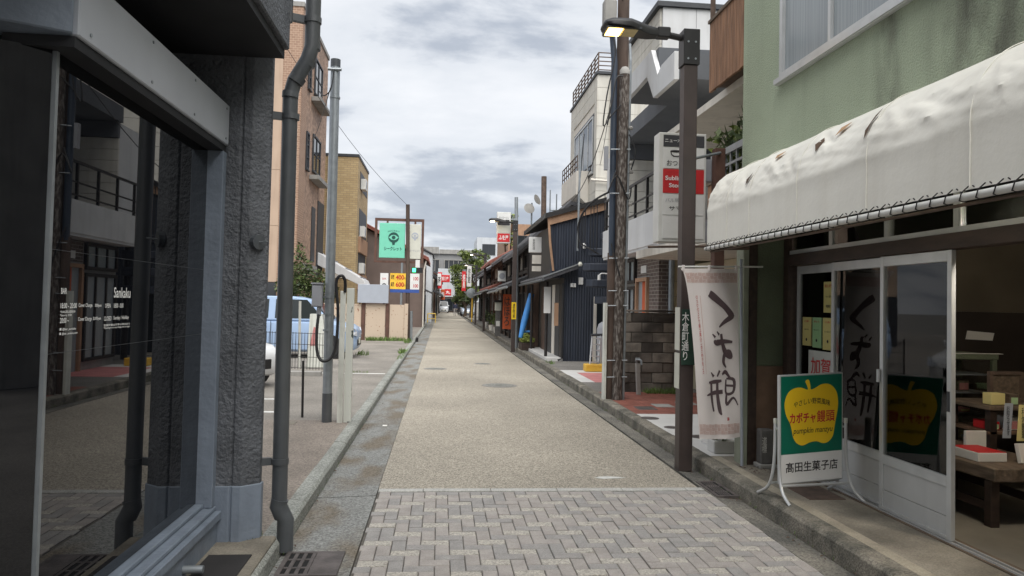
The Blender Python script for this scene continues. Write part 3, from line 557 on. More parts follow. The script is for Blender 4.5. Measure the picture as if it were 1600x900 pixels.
def car(name, label, loc, rotz, m, L_, H_, Wd, hood, belt, roof, wheels, cat):
    """nose along +x, origin under the nose centre; roof: side profile of the greenhouse (x from nose, z)"""
    t = thing(name, label, cat, loc, rotz, local=True); hw = Wd/2; b = MB()
    st = [(-0.0, .34, hood*.72, hw*.62), (-.06, .24, hood*.86, hw*.80), (-.22, .19, hood*.95, hw*.93), (-.5, .18, hood, hw*.985)]
    xb = roof[-1][0]
    st += [(xb-.02, .18, belt, hw)]+[(xb-(L_+xb)*k/5, .18, belt, hw) for k in range(1, 5)]+[(-L_+.12, .2, belt, hw*.97), (-L_+.02, .28, belt*.96, hw*.88), (-L_, .36, belt*.86, hw*.8)]
    rings = []
    for (x, zb, zt, h) in st:
        sec = [(0, zb), (h*.86, zb), (h*.97, zb+.07), (h, zb+(zt-zb)*.35), (h*.995, zb+(zt-zb)*.7), (h*.95, zt-.05), (h*.86, zt), (0, zt+.012)]
        rings.append([(x, y, z) for y, z in sec]+[(x, -y, z) for y, z in reversed(sec[1:-1])])
    n = len(rings[0]); fs = [(i*n+k, i*n+(k+1) % n, (i+1)*n+(k+1) % n, (i+1)*n+k) for i in range(len(rings)-1) for k in range(n)]+[tuple(range(n)), tuple((len(rings)-1)*n+k for k in range(n))]
    b.add([p for r_ in rings for p in r_], fs); body = b.build('body', m, t, smooth=True)
    wz = lambda z: hw*.93-(z-belt)*.19
    rp = roof; b = MB(); k = len(rp)
    vsx = [(x, wz(z), z) for x, z in rp]+[(x, -wz(z), z) for x, z in rp]
    b.add(vsx, [tuple(range(k)), tuple(range(2*k-1, k-1, -1))]+[(i, (i+1) % k, (i+1) % k+k, i+k) for i in range(k)]); b.build('cabin', m, t, bevel=.03, smooth=True)
    def inset(poly, sgn):
        cx = sum(p[0] for p in poly)/len(poly); cz = sum(p[1] for p in poly)/len(poly); q = []
        for x, z in poly: q.append((x+(cx-x)*.06, z+(cz-z)*.12))
        bb = MB(); bb.add([(x, sgn*(wz(z)+.006), z) for x, z in q], [tuple(range(len(q)))]); bb.build('side_window', 'car_glass', t)
    zt = max(z for x, z in rp)-.05; xr, xf = rp[0][0]+.12, rp[-1][0]-.12
    def xat(z, i, j): (xa, za), (xb_, zb_) = rp[i], rp[j]; return xa+(xb_-xa)*(z-za)/(zb_-za)
    xft = xat(zt, -1, -2)-.05; xrt = xat(zt, 0, 1)+.06; mid = (xf+xr)/2+.1
    for s in (-1, 1):
        inset([(mid+.05, belt+.03), (xf, belt+.03), (xft, zt), (mid+.05, zt)], s); inset([(xr, belt+.03), (mid-.05, belt+.03), (mid-.05, zt), (xrt, zt)], s)
        MB().box(-.62, -.44, s*hw*.9-.005 if s > 0 else s*hw*1.12, s*hw*1.12 if s > 0 else s*hw*.9+.005, belt-.02, belt+.12).build('mirror', m, t, bevel=.02).location = (xf+.45, 0, 0)
        MB().box(mid-.012, mid+.004, s*(hw+.002)-.003, s*(hw+.002)+.003, .3, belt).build('door_seam', 'plastic_black', t)
        MB().box(mid-.3, mid-.12, s*(hw+.01)-.012, s*(hw+.01)+.012, belt-.16, belt-.12).build('door_handle', m, t, bevel=.006)
        hl = MB(); hl.add([(-.02, s*hw*.66, hood*.62), (-.10, s*hw*.88, hood*.66), (-.42, s*hw*.99, hood*.80), (-.3, s*hw*.96, hood*.9), (-.075, s*hw*.78, hood*.84), (-.03, s*hw*.6, hood*.74)], [(0, 1, 2, 3, 4, 5)])
        hl.v = [p+Vector((.035, s*.02, .012)) for p in hl.v]; hl.build('headlight', 'headlight', t)
    (xa, za), (xb_, zb_) = rp[-1], rp[-2]
    bb = MB(); bb.add([(xa-.05+.01, wz(za)*.9, za+.04), (xa-.05+.01, -wz(za)*.9, za+.04), (xb_+.06, -wz(zb_)*.88, zb_-.05), (xb_+.06, wz(zb_)*.88, zb_-.05)], [(0, 1, 2, 3)]); bb.v = [p+Vector((.02, 0, .02)) for p in bb.v]; bb.build('windscreen', 'car_glass', t)
    MB().box(-.03, .012, -hw*.5, hw*.5, .34, .52).build('grille', 'plastic_black', t, bevel=.01)
    pt = MB().box(.013, .022, -.165, .165, .40, .565).build('number_plate', 'plate', t)
    for wx in wheels:
        for s in (-1, 1):
            ty = MB(); ty.lathe([(.2, -.095), (.29, -.095), (.31, -.06), (.31, .06), (.29, .095), (.2, .095)], 0, 0, 24)
            ty.v = [Vector((p.x+wx, s*(hw-.085)+p.z, p.y+.31)) for p in ty.v]; w_ = ty.build('wheel', 'rubber', t, smooth=True)
            rm = MB(); rm.lathe([(.205, -.02), (.2, .0), (.1, .012), (.05, .02)], 0, 0, 20); rm.v = [Vector((p.x+wx, s*(hw+.005)+s*p.z*.6, p.y+.31)) for p in rm.v]; rm.build('rim', 'rim', w_)
            for k in range(7):
                a = k*2*math.pi/7; MB().bar((wx+.06*math.cos(a), s*(hw+.016), .31+.06*math.sin(a)), (wx+.19*math.cos(a), s*(hw+.012), .31+.19*math.sin(a)), .012, .03, (0, 1, 0)).build('slot', 'rubber', w_)
            ar = MB(); ar.lathe([(.365, -.1), (.365, .0), (.30, .0), (.30, -.1)], 0, 0, 24); ar.v = [Vector((p.x+wx, s*(hw+.001)+s*p.z, p.y+.31)) for p in ar.v]; ar.build('wheel_arch', 'plastic_black', t)
    return t
car('parked_van', 'light blue minivan parked in the lot beside the pink building', (-2.32, 21.0, .07), 0, 'car_blue', 4.1, 1.74, 1.7, .98, 1.03, [(-4.05, 1.03), (-3.95, 1.66), (-3.6, 1.70), (-1.75, 1.70), (-1.25, 1.60), (-.72, 1.03)], (-.72, -3.3), 'van')
car('parked_car', 'white car whose nose shows beside the dark drainpipe', (-3.28, 13.2, .07), R(-30), 'car_white', 4.2, 1.45, 1.68, .80, .92, [(-3.9, .92), (-3.3, 1.38), (-2.0, 1.43), (-1.1, .92)], (-.75, -3.3), 'car')

# ================================================================== RIGHT: sweet shop
shop = thing('sweet_shop', 'green stucco sweet shop with sliding glass doors under the white awning', 'shop', (3.3, 5.2, .12))
WX = 3.12
b = MB(); b.box(WX, WX+.2, .6, 7.23, 2.72, 3.85); b.box(WX, WX+.2, 6.39, 7.23, 3.85, 5.3); b.box(WX, WX+.2, .6, 3.0, 3.85, 5.3); b.box(WX, WX+.2, .6, 7.23, 5.3, 8); b.build('upper_wall', 'green_stucco', shop)
MB().box(WX+.2, 8.5, 7.11, 7.228, .1, 7.99).build('party_wall', 'green_stucco', shop)
window(shop, (WX+.03, 0, 0), Y1, -X1, 4.68, 6.385, 3.855, 5.29, 'alu', 'frosted', 2, 1, .05, .05)
window(shop, (WX+.03, 0, 0), Y1, -X1, 3.01, 4.62, 3.855, 5.29, 'alu', 'frosted', 2, 1, .05, .05)
MB().box(WX+.001, WX+.18, 4.62, 4.68, 3.86, 5.29).build('window_post', 'alu', shop)
MB().box(WX-.045, WX, 3.0, 6.42, 3.80, 3.848).build('window_sill', 'alu', shop, bevel=.004)
MB().box(WX+.201, 8.4, .7, 7.10, 2.74, 2.86).build('ceiling', 'plaster_white', shop)
MB().box(WX-.05, WX+.01, 7.05, 7.235, .1, 2.7).build('corner_post', 'post_green', shop, bevel=.006)
MB().box(WX+.012, WX+.1, 7.05, 7.109, .1, 2.7).build('post_trim', 'dark_wood', shop, bevel=.004)
MB().box(WX+.1, 3.56, 7.07, 7.109, 1.12, 2.7).build('return_panel', 'green_dim', shop); MB().box(WX+.1, 3.56, 7.06, 7.109, .1, 1.118).build('return_panel', 'veneer', shop)
MB().box(3.5, 3.6, 6.955, 7.058, .1, 2.7).build('door_post', 'dark_wood', shop, bevel=.004)
MB().box(3.49, 3.62, .8, 6.954, 2.145, 2.255).build('lintel', 'dark_wood', shop, bevel=.004)
MB().box(3.48, 3.62, .8, 6.954, .1, .128).build('track', 'old_wood', shop)
for q in (0, .045): MB().box(3.50+q, 3.515+q, .8, 6.954, .128, .14).build('rail', 'alu', shop)
MB().box(3.51, 3.57, .8, 6.954, 2.256, 2.295).build('transom_rail', 'alu', shop); 
ty = [6.95, 6.2, 5.38, 4.6, 3.7, 2.6]
for i in range(5):
    MB().box(3.53, 3.538, ty[i+1]+.025, ty[i]-.025, 2.297, 2.735).build('transom_pane', 'shop_glass', shop)
    MB().box(3.515, 3.56, ty[i+1]-.024, ty[i+1]+.024, 2.297, 2.735).build('transom_post', 'alu', shop)
def sliding(y0, y1, x, handle, name='sliding_door'):
    b = MB(); d = .035
    for (p, q, r_, s) in ((y0, y0+.045, .142, 2.14), (y1-.045, y1, .142, 2.14), (y0+.045, y1-.045, 2.06, 2.139), (y0+.045, y1-.045, .50, .575), (y0+.045, y1-.045, .143, .17)): b.box(x, x+d, p, q, r_, s)
    f = b.build(name, 'alu', shop, bevel=.003)
    MB().box(x+.012, x+.022, y0+.046, y1-.046, .30, .499).build('kick_panel', 'alu_panel', f); MB().box(x+.010, x+.022, y0+.046, y1-.046, .171, .296).build('kick_panel', 'alu_panel', f)
    MB().box(x+.015, x+.020, y0+.046, y1-.046, .576, 2.059).build('pane', 'shop_glass', f)
    if handle: MB().box(x-.004, x, handle-.012, handle+.012, 1.02, 1.16).build('handle', 'charcoal', f)
sliding(4.62, 5.43, 3.50, 4.645); sliding(5.40, 6.23, 3.545, 5.45); sliding(6.2, 6.954, 3.59, None, 'fixed_light')
MB().tube([(3.485, 5.42, 1.14), (3.485, 5.42, 1.24)], .014, 8).build('latch', 'alu', shop)
# interior shell
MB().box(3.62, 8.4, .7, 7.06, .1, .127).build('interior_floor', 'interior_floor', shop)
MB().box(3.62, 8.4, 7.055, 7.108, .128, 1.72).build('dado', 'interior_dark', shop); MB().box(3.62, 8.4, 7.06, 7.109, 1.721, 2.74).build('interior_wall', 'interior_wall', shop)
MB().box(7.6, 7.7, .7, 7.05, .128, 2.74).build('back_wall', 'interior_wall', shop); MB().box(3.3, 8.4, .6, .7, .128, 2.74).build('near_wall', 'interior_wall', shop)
lmp = thing('ceiling_bulb', 'lit bulb hanging inside the shop above the open doorway', 'light', (3.72, 4.2, 2.42))
MB().lathe([(.012, 2.36), (.04, 2.38), (.05, 2.42), (.035, 2.46), (.02, 2.5)], 3.72, 4.2, 12).build('bulb', 'bulb_lit', lmp, smooth=True); MB().tube([(3.72, 4.2, 2.5), (3.72, 4.2, 2.74)], .012, 6).build('cord', 'plastic_black', lmp)
pl_ = bpy.data.lights.new('bulb_light', 'POINT'); pl_.energy = 15; pl_.color = (1, .9, .76); pl_.shadow_soft_size = .05; po = bpy.data.objects.new('bulb_light', pl_); COL.objects.link(po); po.parent = lmp; po.location = (0, 0, -.1)
# awning: part of the shop
prof = []; NK = 36
for k in range(NK+1):
    t = k/NK*math.pi/2; prof.append((WX-.02-.42*math.sin(t), 2.66+.47*math.cos(t)))
prof += [(2.682, 2.61), (2.681, 2.54), (2.68, 2.47), (2.68, 2.40), (2.68, 2.335)]
FOLDS = []; rf_ = random.Random(12); seams = [7.05, 6.55, 6.05, 5.2, 4.3, 3.4, 2.4, 1.2]
for s0, s1 in zip(seams[:-2], seams[1:-1]):
    L0 = s0-s1
    for q in range(5 if L0 < .7 else 8):
        ya = s1+L0*rf_.uniform(0, .8); ln_ = L0*rf_.uniform(.25, .8); FOLDS.append((ya, rf_.uniform(4, 7), min(ya+ln_, s0-.02), rf_.uniform(7.5, 12.0), rf_.uniform(.35, .9), rf_.choice((-1, 1, 1))*rf_.uniform(.005, .012)))
def fold(y, k):
    h = 0
    for (ya, ka, yb, kb, wd, am) in FOLDS:
        if y < ya-.05 or y > yb+.05: continue
        t = min(max((y-ya)/(yb-ya), 0), 1); kc = kb+(ka-kb)*t; d = (k-kc)/wd
        if abs(d) < 3: h += am*math.exp(-d*d)*math.sin(math.pi*min(max(t, .02), .98))**.6
    return h
aw = MB(); ny = 420
from mathutils import noise as nz
for j in range(ny+1):
    y = 1.2+(7.05-1.2)*j/ny; dmin = min(abs(y-s) for s in seams); sag = min(dmin/.3, 1)
    for i_, (x, z) in enumerate(prof):
        k = i_/3 if i_ <= NK else 12+(i_-NK)*.6
        q = math.sin(min(k, 12)/12*math.pi)
        wv = nz.noise(Vector((y*1.7, k*.35, 1.7)))*.014
        for fq, am, sk, sd_ in ((3.2, .008, .75, 3.3), (8.5, .004, -.5, 8.1), (17, .002, 1.2, 5.5)):
            wv += am*(1-2*abs(nz.noise(Vector((y*fq*.55+k*sk, k*.22-y*.3, sd_)))))**3
        wv += fold(y, k)+(.008*math.exp(-((k-11.6)/.35)**2))
        dn = -.028*sag*q+wv*(.35+.65*min(1, q*1.6))*(1 if k <= 12 else .35)
        dn *= min(max((k-2)/5, .12), 1)
        if i_ == 0: dn = 0
        t = min(k, 12)/12*math.pi/2
        aw.v.append(Vector((x-dn*math.sin(t), y, z+dn*math.cos(t))))
n = len(prof)
aw.f += [[j*n+k, j*n+k+1, (j+1)*n+k+1, (j+1)*n+k] for j in range(ny) for k in range(n-1)]
aw.f += [[ny*n+k for k in range(n)]]; aw.mi = [0]*len(aw.f)
awn = aw.build('awning', 'awning_cloth', shop, smooth=True)
for s in seams[1:6]:
    MB().tube([(x-.007*math.sin(min(k, NK)/NK*1.57), s, z+.006) for k, (x, z) in enumerate(prof)], .003, 6).build('seam', 'awning_cloth', awn, smooth=True)
MB().tube([(2.675, 1.2, 2.30), (2.675, 7.07, 2.30)], .021, 10).build('front_pipe', 'alu_white', awn, smooth=True)
MB().tube([(2.675, 7.05, 2.30), (WX, 7.05, 2.32)], .018, 8).build('end_pipe', 'rust', awn, smooth=True)
MB().tube([(2.72, 1.2, 2.27), (2.72, 7.05, 2.27)], .01, 6).build('rear_pipe', 'rust', awn)
y = 2.6; lc = MB()
while y < 7.0:
    lc.tube([(2.672, y, 2.352), (2.648, y+.02, 2.32), (2.655, y+.045, 2.283), (2.70, y+.05, 2.275), (2.705, y+.07, 2.32), (2.672, y+.09, 2.352)], .0036, 5); y += .115
stuff(lc.build('lacing', 'rope', awn)); 
def awpt(y, k, off=.012):
    i = min(range(ny+1), key=lambda j: abs(1.2+(7.05-1.2)*j/ny-y)); kf = k*3; k0 = int(kf); p = aw.v[i*n+k0].lerp(aw.v[i*n+min(k0+1, n-1)], kf-k0); t = min(k, 12)/12*math.pi/2
    return p+Vector((-math.sin(t), 0, math.cos(t)))*off
def awpatch(pts, m, nm, off): b = MB(); b.add([awpt(y, k, off) for y, k in pts], [tuple(range(len(pts)))]); b.build(nm, m, awn)
awpatch([(5.06, 7.4), (5.02, 6.3), (4.97, 7.0), (5.0, 8.6)], 'tear', 'tear', .012); awpatch([(4.36, 6.6), (4.335, 5.6), (4.32, 8.0), (4.335, 9.8), (4.355, 8.6)], 'tear', 'tear', .013)
awpatch([(4.84, 5.6), (4.72, 5.2), (4.75, 6.1), (4.83, 7.0)], 'rust_stain', 'stain', .016); awpatch([(5.8, 5.8), (5.66, 5.5), (5.68, 6.1), (5.77, 6.7)], 'rust_stain', 'stain', .016); awpatch([(6.2, 8.6), (6.1, 7.8), (6.12, 8.8), (6.17, 9.6)], 'tear', 'tear', .014)
# papers stuck behind the fixed pane
def paper(name, lab, y0, y1, z0, z1, m, lines):
    t = thing(name, lab, 'poster', (3.6, (y0+y1)/2, z0)); s = MB().box(3.607, 3.609, y0, y1, z0, z1).build('sheet', m, t)
    for (s_, zc, wd, ht, mm) in lines: put(s_, (3.605, (y0+y1)/2, zc), -Y1, Z1, wd, ht, mm, t, bold=.01, n_off=.001)
paper('paper_notice', 'tall yellow notice behind the shop pane above the other papers', 6.30, 6.47, 1.68, 1.97, 'paper_yellow', [('栗むし羊羹', 1.93, .12, .03, 'ink_red'), ('一本 八百円', 1.83, .1, .02, 'ink'), ('季節限定', 1.74, .08, .03, 'ink')])
paper('paper_notice', 'yellow notice at the left end of the lower paper row', 6.70, 6.86, 1.35, 1.63, 'paper_yellow', [('上生菓子', 1.59, .1, .02, 'ink_red'), ('季節の品', 1.51, .08, .014, 'ink'), ('●', 1.41, .03, .03, 'ink')])
paper('paper_notice', 'green notice between two yellow ones behind the shop pane', 6.51, 6.67, 1.34, 1.63, 'paper_green', [('草もち', 1.59, .1, .02, 'ink_red'), ('毎日つきたて', 1.51, .1, .014, 'ink'), ('●', 1.41, .03, .03, 'ink')])
paper('paper_notice', 'yellow notice at the right end of the lower paper row', 6.30, 6.48, 1.33, 1.63, 'paper_yellow', [('どら焼き', 1.59, .1, .02, 'ink_red'), ('ひとつ百五十円', 1.5, .11, .014, 'ink'), ('●', 1.41, .03, .03, 'ink')])
paper('kaga_poster', 'white poster with two red characters low behind the shop pane', 6.28, 6.74, .8, 1.31, 'paper_white', [('加賀', 1.16, .36, .17, 'ink_red'), ('銘菓', .92, .2, .08, 'ink_red')])
# things inside the shop
def picture(name, lab, x0, x1, y, z0, z1, fm, im, extra=None):
    t = thing(name, lab, 'picture', ((x0+x1)/2, y, z0)); b = MB(); f_ = .03
    for q in ((x0, x1, z0, z0+f_), (x0, x1, z1-f_, z1), (x0, x0+f_, z0+f_, z1-f_), (x1-f_, x1, z0+f_, z1-f_)): b.box(q[0], q[1], y-.02, y+.015, q[2], q[3])
    b.build('frame', fm, t); MB().box(x0+f_, x1-f_, y-.005, y+.01, z0+f_, z1-f_).build('image', im, t)
    if extra: extra(t)
picture('framed_print', 'pale framed print seen through the middle sliding door', 3.75, 4.1, 6.9, 1.45, 1.98, 'paper_white', 'board_grey')
def bamboo(t):
    b = MB(); rr = random.Random(8)
    for x in (4.52, 4.6, 4.68): b.tube([(x, 6.885, 1.35), (x+.03, 6.885, 1.75)], .006, 5)
    for _ in range(60):
        x = rr.uniform(4.45, 4.75); z = rr.uniform(1.4, 1.75); a = rr.uniform(-.5, .5); b.add([(x, 6.884, z), (x+.03+a*.05, 6.884, z-.02), (x+.08, 6.884, z-.06+a*.04)], [(0, 1, 2)])
    b.build('bamboo_drawing', 'ink', t)
picture('framed_bamboo', 'framed yellow bamboo painting inside the shop', 4.35, 4.85, 6.9, 1.3, 1.8, 'interior_dark', 'paper_yellow', bamboo)
bn = thing('wooden_bench', 'rough dark wooden bench with boxes just inside the open doorway', 'bench', (4.35, 5.6, .127))
b = MB(); rr = random.Random(6); pl2 = [(4.05+rr.uniform(-.012, .012), 4.9+i*.1) for i in range(0, 16)]+[(4.7, 6.4)]+[(4.7-i*.065, 4.9+rr.uniform(-.012, .012)) for i in range(0, 10)]; b.prism(pl2, 'z', .47, .57); b.build('seat', 'old_wood', bn, bevel=.008)
for (x, y) in ((4.1, 4.98), (4.62, 4.98), (4.1, 6.25), (4.62, 6.25)): MB().box(x-.035, x+.035, y-.035, y+.035, .127, .469).build('leg', 'dark_wood', bn, bevel=.004)
MB().box(4.085, 4.115, 5.02, 6.21, .24, .3).build('stretcher', 'dark_wood', bn); MB().box(4.605, 4.635, 5.02, 6.21, .24, .3).build('stretcher', 'dark_wood', bn)
def gift(lab, x0, x1, y0, y1, z0, z1, m, m2=None, tilt=0):
    t = thing('gift_box', lab, 'box', ((x0+x1)/2, (y0+y1)/2, z0)); MB().box(x0, x1, y0, y1, z0, z1).build('box', m, t, bevel=.003)
    if m2: MB().box(x0+.006, x1-.006, y0+.004, y1-.004, z1, z1+.004).build('wrapper', m2, t)
    if tilt: t.rotation_euler = (tilt, 0, 0)
    return t
gift('small white box with red label at the far end of the bench', 4.08, 4.2, 5.5, 5.53, .572, .70, 'paper_white')
gift('white gift box with a red lid lying on the bench', 4.1, 4.34, 5.12, 5.42, .572, .64, 'paper_white', 'sign_red')
gift('white card box propped up behind the red lidded box', 4.3, 4.48, 5.5, 5.53, .572, .74, 'paper_white', None)
gift('pink and white sweets box leaning at the right of the bench', 4.4, 4.66, 5.05, 5.09, .572, .72, 'paper_white', None, -.25)
tag(MB().box(4.42, 4.62, 5.035, 5.04, .60, .70).build('sweets_label', 'pink_paint'), 'pink picture label on the leaning sweets box', 'label')
cab = thing('display_cabinet', 'olive framed glass display cabinet behind the bench in the shop', 'cabinet', (4.8, 6.5, .127))
b = MB()
for (x, y) in ((4.45, 6.3), (5.2, 6.3), (4.45, 6.75), (5.2, 6.75)): b.box(x-.02, x+.02, y-.02, y+.02, .127, 1.27)
b.build('frame', 'green_dim', cab); MB().box(4.42, 5.23, 6.27, 6.78, 1.271, 1.32).build('top', 'green_dim', cab, bevel=.004)
for z in (.5, .75, .95, 1.12): MB().box(4.47, 5.18, 6.31, 6.74, z, z+.012).build('shelf', 'gas_grey', cab)
MB().box(4.47, 5.18, 6.295, 6.299, .4, 1.25).build('pane', 'shop_glass', cab)
tbl = thing('display_table', 'wooden display table carrying papers behind the bench', 'table', (5.0, 5.8, .127))
MB().box(4.55, 5.9, 5.55, 6.1, .90, .935).build('top', 'old_wood', tbl, bevel=.004); MB().box(4.55, 5.9, 5.57, 6.08, .70, .72).build('shelf', 'veneer', tbl)
for (x, y) in ((4.6, 5.6), (5.85, 5.6), (4.6, 6.05), (5.85, 6.05)): MB().box(x-.03, x+.03, y-.03, y+.03, .127, .899).build('leg', 'dark_wood', tbl)
def strip(lab, x0, x1, y, z0, z1, m, s): 
    t = thing('price_strip', lab, 'note', ((x0+x1)/2, y, z0)); MB().prism([(x0, z0), (x1-.02, z0), (x1, z1), (x0+.02, z1)], 'y', y, y+.002).build('sheet', m, t); put(s, ((x0+x1)/2, y, (z0+z1)/2), X1, Z1, (x1-x0)*.3, (z1-z0)*.85, 'ink', t, bold=.005, space=.9)
strip('pale blue handwritten paper strip hanging from the shop table', 4.36, 4.45, 5.19, .74, 1.01, 'board_grey', 'お\n知\nら\nせ\nま\nす'); strip('yellow handwritten paper strip hanging from the shop table', 4.47, 4.58, 5.18, .72, 1.0, 'paper_yellow', '利\n休\n饅\n頭')
picture('framed_sweets', 'brown framed tray picture standing on the shop table', 4.78, 5.1, 5.85, .94, 1.2, 'rust', 'old_wood')
tag(MB().box(4.7, 5.3, 6.3, 6.36, 1.322, 1.326).build('price_card', 'paper_white'), 'pale price card lying on the display cabinet', 'card')
tag(MB().prism([(5.5, 1.43), (5.8, 1.42), (5.82, 1.5), (5.52, 1.52)], 'y', 7.04, 7.05).build('wall_note', 'paper_white'), 'small white note pinned on the dark back wall of the shop', 'note')
rq = random.Random(15); cl_m = ['paper_white', 'paper_yellow', 'sign_red', 'pink_paint', 'sign_cream', 'paper_green', 'old_wood']
for k, (x, y, z) in enumerate([(4.62+i*.17, 5.62, .937) for i in range(2)]+[(5.18+i*.17, 5.66, .937) for i in range(4)]+[(4.62+i*.19, 5.65, .722) for i in range(6)]+[(4.52+i*.14, 6.4, .514) for i in range(4)]+[(4.52+i*.14, 6.4, .764) for i in range(4)]+[(4.52+i*.14, 6.42, .964) for i in range(4)]):
    w_, d2, h2 = rq.uniform(.08, .13), rq.uniform(.1, .2), rq.uniform(.03, .12); m_1 = rq.choice(cl_m); cn_ = {'paper_white': 'white', 'paper_yellow': 'yellow', 'sign_red': 'red', 'pink_paint': 'pink', 'sign_cream': 'cream', 'paper_green': 'green', 'old_wood': 'brown'}[m_1]; row = 'on the shop table' if z > .93 and y < 6 else 'on the lower table shelf' if y < 6 else 'in the display cabinet'
    rk_ = ('first', 'second', 'third', 'fourth', 'fifth', 'sixth')[k if k < 6 else k-6 if k < 12 else (k-12) % 4]
    if 'cabinet' in row: row = ('on the bottom shelf', 'on the middle shelf', 'on the top shelf')[(k-12)//4]+' of the display cabinet'
    t = thing('sweets_packet', cn_+' packet of sweets, '+rk_+' from the left '+row, 'packet', (x, y, z), 0, 'sweets packets inside the shop'); MB().box(x, x+w_, y, y+d2, z, z+h2).build('packet', m_1, t, bevel=.004); MB().box(x+.01, x+w_-.01, y-.0015, y-.0005, z+.008, z+h2*.7).build('label', rq.choice(cl_m), t)
for k, (y, m_1) in enumerate(((5.3, 'paper_white'), (4.4, 'paper_yellow'), (3.6, 'paper_white'))): pass
# red hanging banner inside
rb = thing('red_pennant', 'red pennant with white characters hanging behind the right sliding door', 'pennant', (3.85, 5.5, 1.3)); MB().box(3.86, 4.0, 5.55, 5.553, 1.35, 2.0).build('cloth', 'ink_red', rb); put('和\n菓\n子', (3.93, 5.55, 1.65), X1, Z1, .07, .45, 'lettering_white', rb, bold=.01)
# stone stub by the corner post
st_ = thing('stone_marker', 'small dark stone marker with carved characters by the shop corner', 'stone', (3.26, 6.95, .12)); MB().box(3.18, 3.36, 6.86, 7.02, .118, .16).build('base', 'concrete', st_, bevel=.006); MB().box(3.2, 3.33, 6.89, 7.0, .16, .5).build('stone', 'stone', st_, bevel=.01); put('道\n標', (3.235, 6.889, .35), X1, Z1, .05, .16, 'paper_white', st_)
# pumpkin signboard
sg = thing('signboard', 'green signboard with a yellow pumpkin on a tubular metal stand', 'signboard', (3.13, 5.80, .12), R(9), local=True)
sg.scale = (1.07, 1, 1.02)
bd = MB().box(-.285, .285, -.018, .018, .14, 1.03).build('board', 'alu', sg, bevel=.003); bd.rotation_euler = (.05, -.045, 0)
MB().box(-.275, .275, -.021, -.0185, .385, 1.02).build('green_panel', 'sign_green', bd); MB().box(-.275, .275, -.021, -.0185, .15, .383).build('white_panel', 'sign_white', bd); MB().box(-.275, .275, .0185, .021, .15, 1.02).build('back_panel', 'sign_green', bd)
pk = [(-.03, .985), (-.06, .975), (-.045, .94), (-.04, .905), (-.1, .925), (-.16, .92), (-.21, .89), (-.24, .83), (-.245, .77), (-.23, .70), (-.195, .63), (-.18, .57), (-.165, .51), (-.13, .465), (-.08, .45), (-.02, .47), (.04, .475), (.1, .455), (.15, .465), (.19, .51), (.205, .58), (.22, .66), (.235, .73), (.238, .8), (.225, .87), (.19, .92), (.14, .945), (.08, .94), (.03, .915), (-.01, .905), (-.015, .94)]
def cat_closed(p, k=4):
    o = []; m = len(p)
    for i in range(m):
        a, b_, c_, d_ = [Vector((q[0], q[1])) for q in (p[i-1], p[i], p[(i+1) % m], p[(i+2) % m])]
        for j in range(k):
            t = j/k; o.append(tuple(.5*((2*b_)+(c_-a)*t+(2*a-5*b_+4*c_-d_)*t*t+(3*b_-a-3*c_+d_)*t**3)))
    return o
pm = MB(); pm.fprism(cat_closed(pk), (0, 0, 0), X1, -Y1, .0212, .023); pm.build('pumpkin', 'sign_yellow', bd)
sy = lambda z: (0, -.0232, z)
put('やさしい野菜風味', (0, -.0232, .80), X1, Z1, .33, .05, 'ink', bd, bold=.008, warp=lambda a, b_: (a, b_-a*a*1.1+.012), n_off=.001)
put('カボチャ', (-.085, -.0232, .675), X1, Z1, .235, .09, 'ink_red', bd, bold=.03, n_off=.001); put('饅頭', (.125, -.0232, .68), X1, Z1, .165, .1, 'ink_red', bd, bold=.012, n_off=.001)
put('pumpkin manzyu', (.01, -.0232, .565), X1, Z1, .35, .062, 'ink', bd, bold=.008, shear=.18, n_off=.001)
put('髙田生菓子店', (0, -.0215, .275), X1, Z1, .47, .085, 'ink', bd, bold=.014, n_off=.001)
for s in (-1, 1):
    for yy in (-1, 1):
        MB().tube(smooth_pts([(s*.30, yy*.03, .62), (s*.305, yy*.035, .3), (s*.315, yy*.09, .1), (s*.33, yy*.22, .01)]), .013, 10).build('leg', 'alu', sg, smooth=True)
        MB().tube([(s*.30, yy*.03, .615), (s*.30, yy*.03, .655)], .016, 10).build('cap', 'sign_cream', sg, smooth=True)
for yy in (-.06, .06): MB().tube([(-.31, yy, .125), (.31, yy, .125)], .011, 8).build('crossbar', 'alu', sg, smooth=True)
MB().tube([(-.31, .0, .58), (.31, 0, .58)], .008, 8).build('pivot', 'alu', sg)

# ================================================================== banner
bnr = thing('banner', 'tall white cloth banner with large brown brush characters on a pole', 'banner', (3.05, 7.0, .12))
def cloth(s, t):              # s 0..1 left to right, t 0..1 top to bottom
    x = (2.385+.2*t**.5)*(1-s)+(2.985+.035*t)*s
    y = 6.99-.05*(1-s)*t+.014*math.sin(s*7+t*5)*t+.012*math.sin(t*9+s*3)*t+.006*math.sin(s*15-t*6)
    z = 2.09-1.69*t-.03*math.sin(s*math.pi)*t*(.5)+.012*s
    return Vector((x, y, z))
mbb = MB(); nu, nv = 26, 50; mbb.v = [cloth(i/nu, j/nv) for j in range(nv+1) for i in range(nu+1)]; mbb.f = [[j*(nu+1)+i, j*(nu+1)+i+1, (j+1)*(nu+1)+i+1, (j+1)*(nu+1)+i] for j in range(nv) for i in range(nu)]; mbb.mi = [0]*len(mbb.f)
cl = mbb.build('cloth', 'banner', bnr, smooth=True)
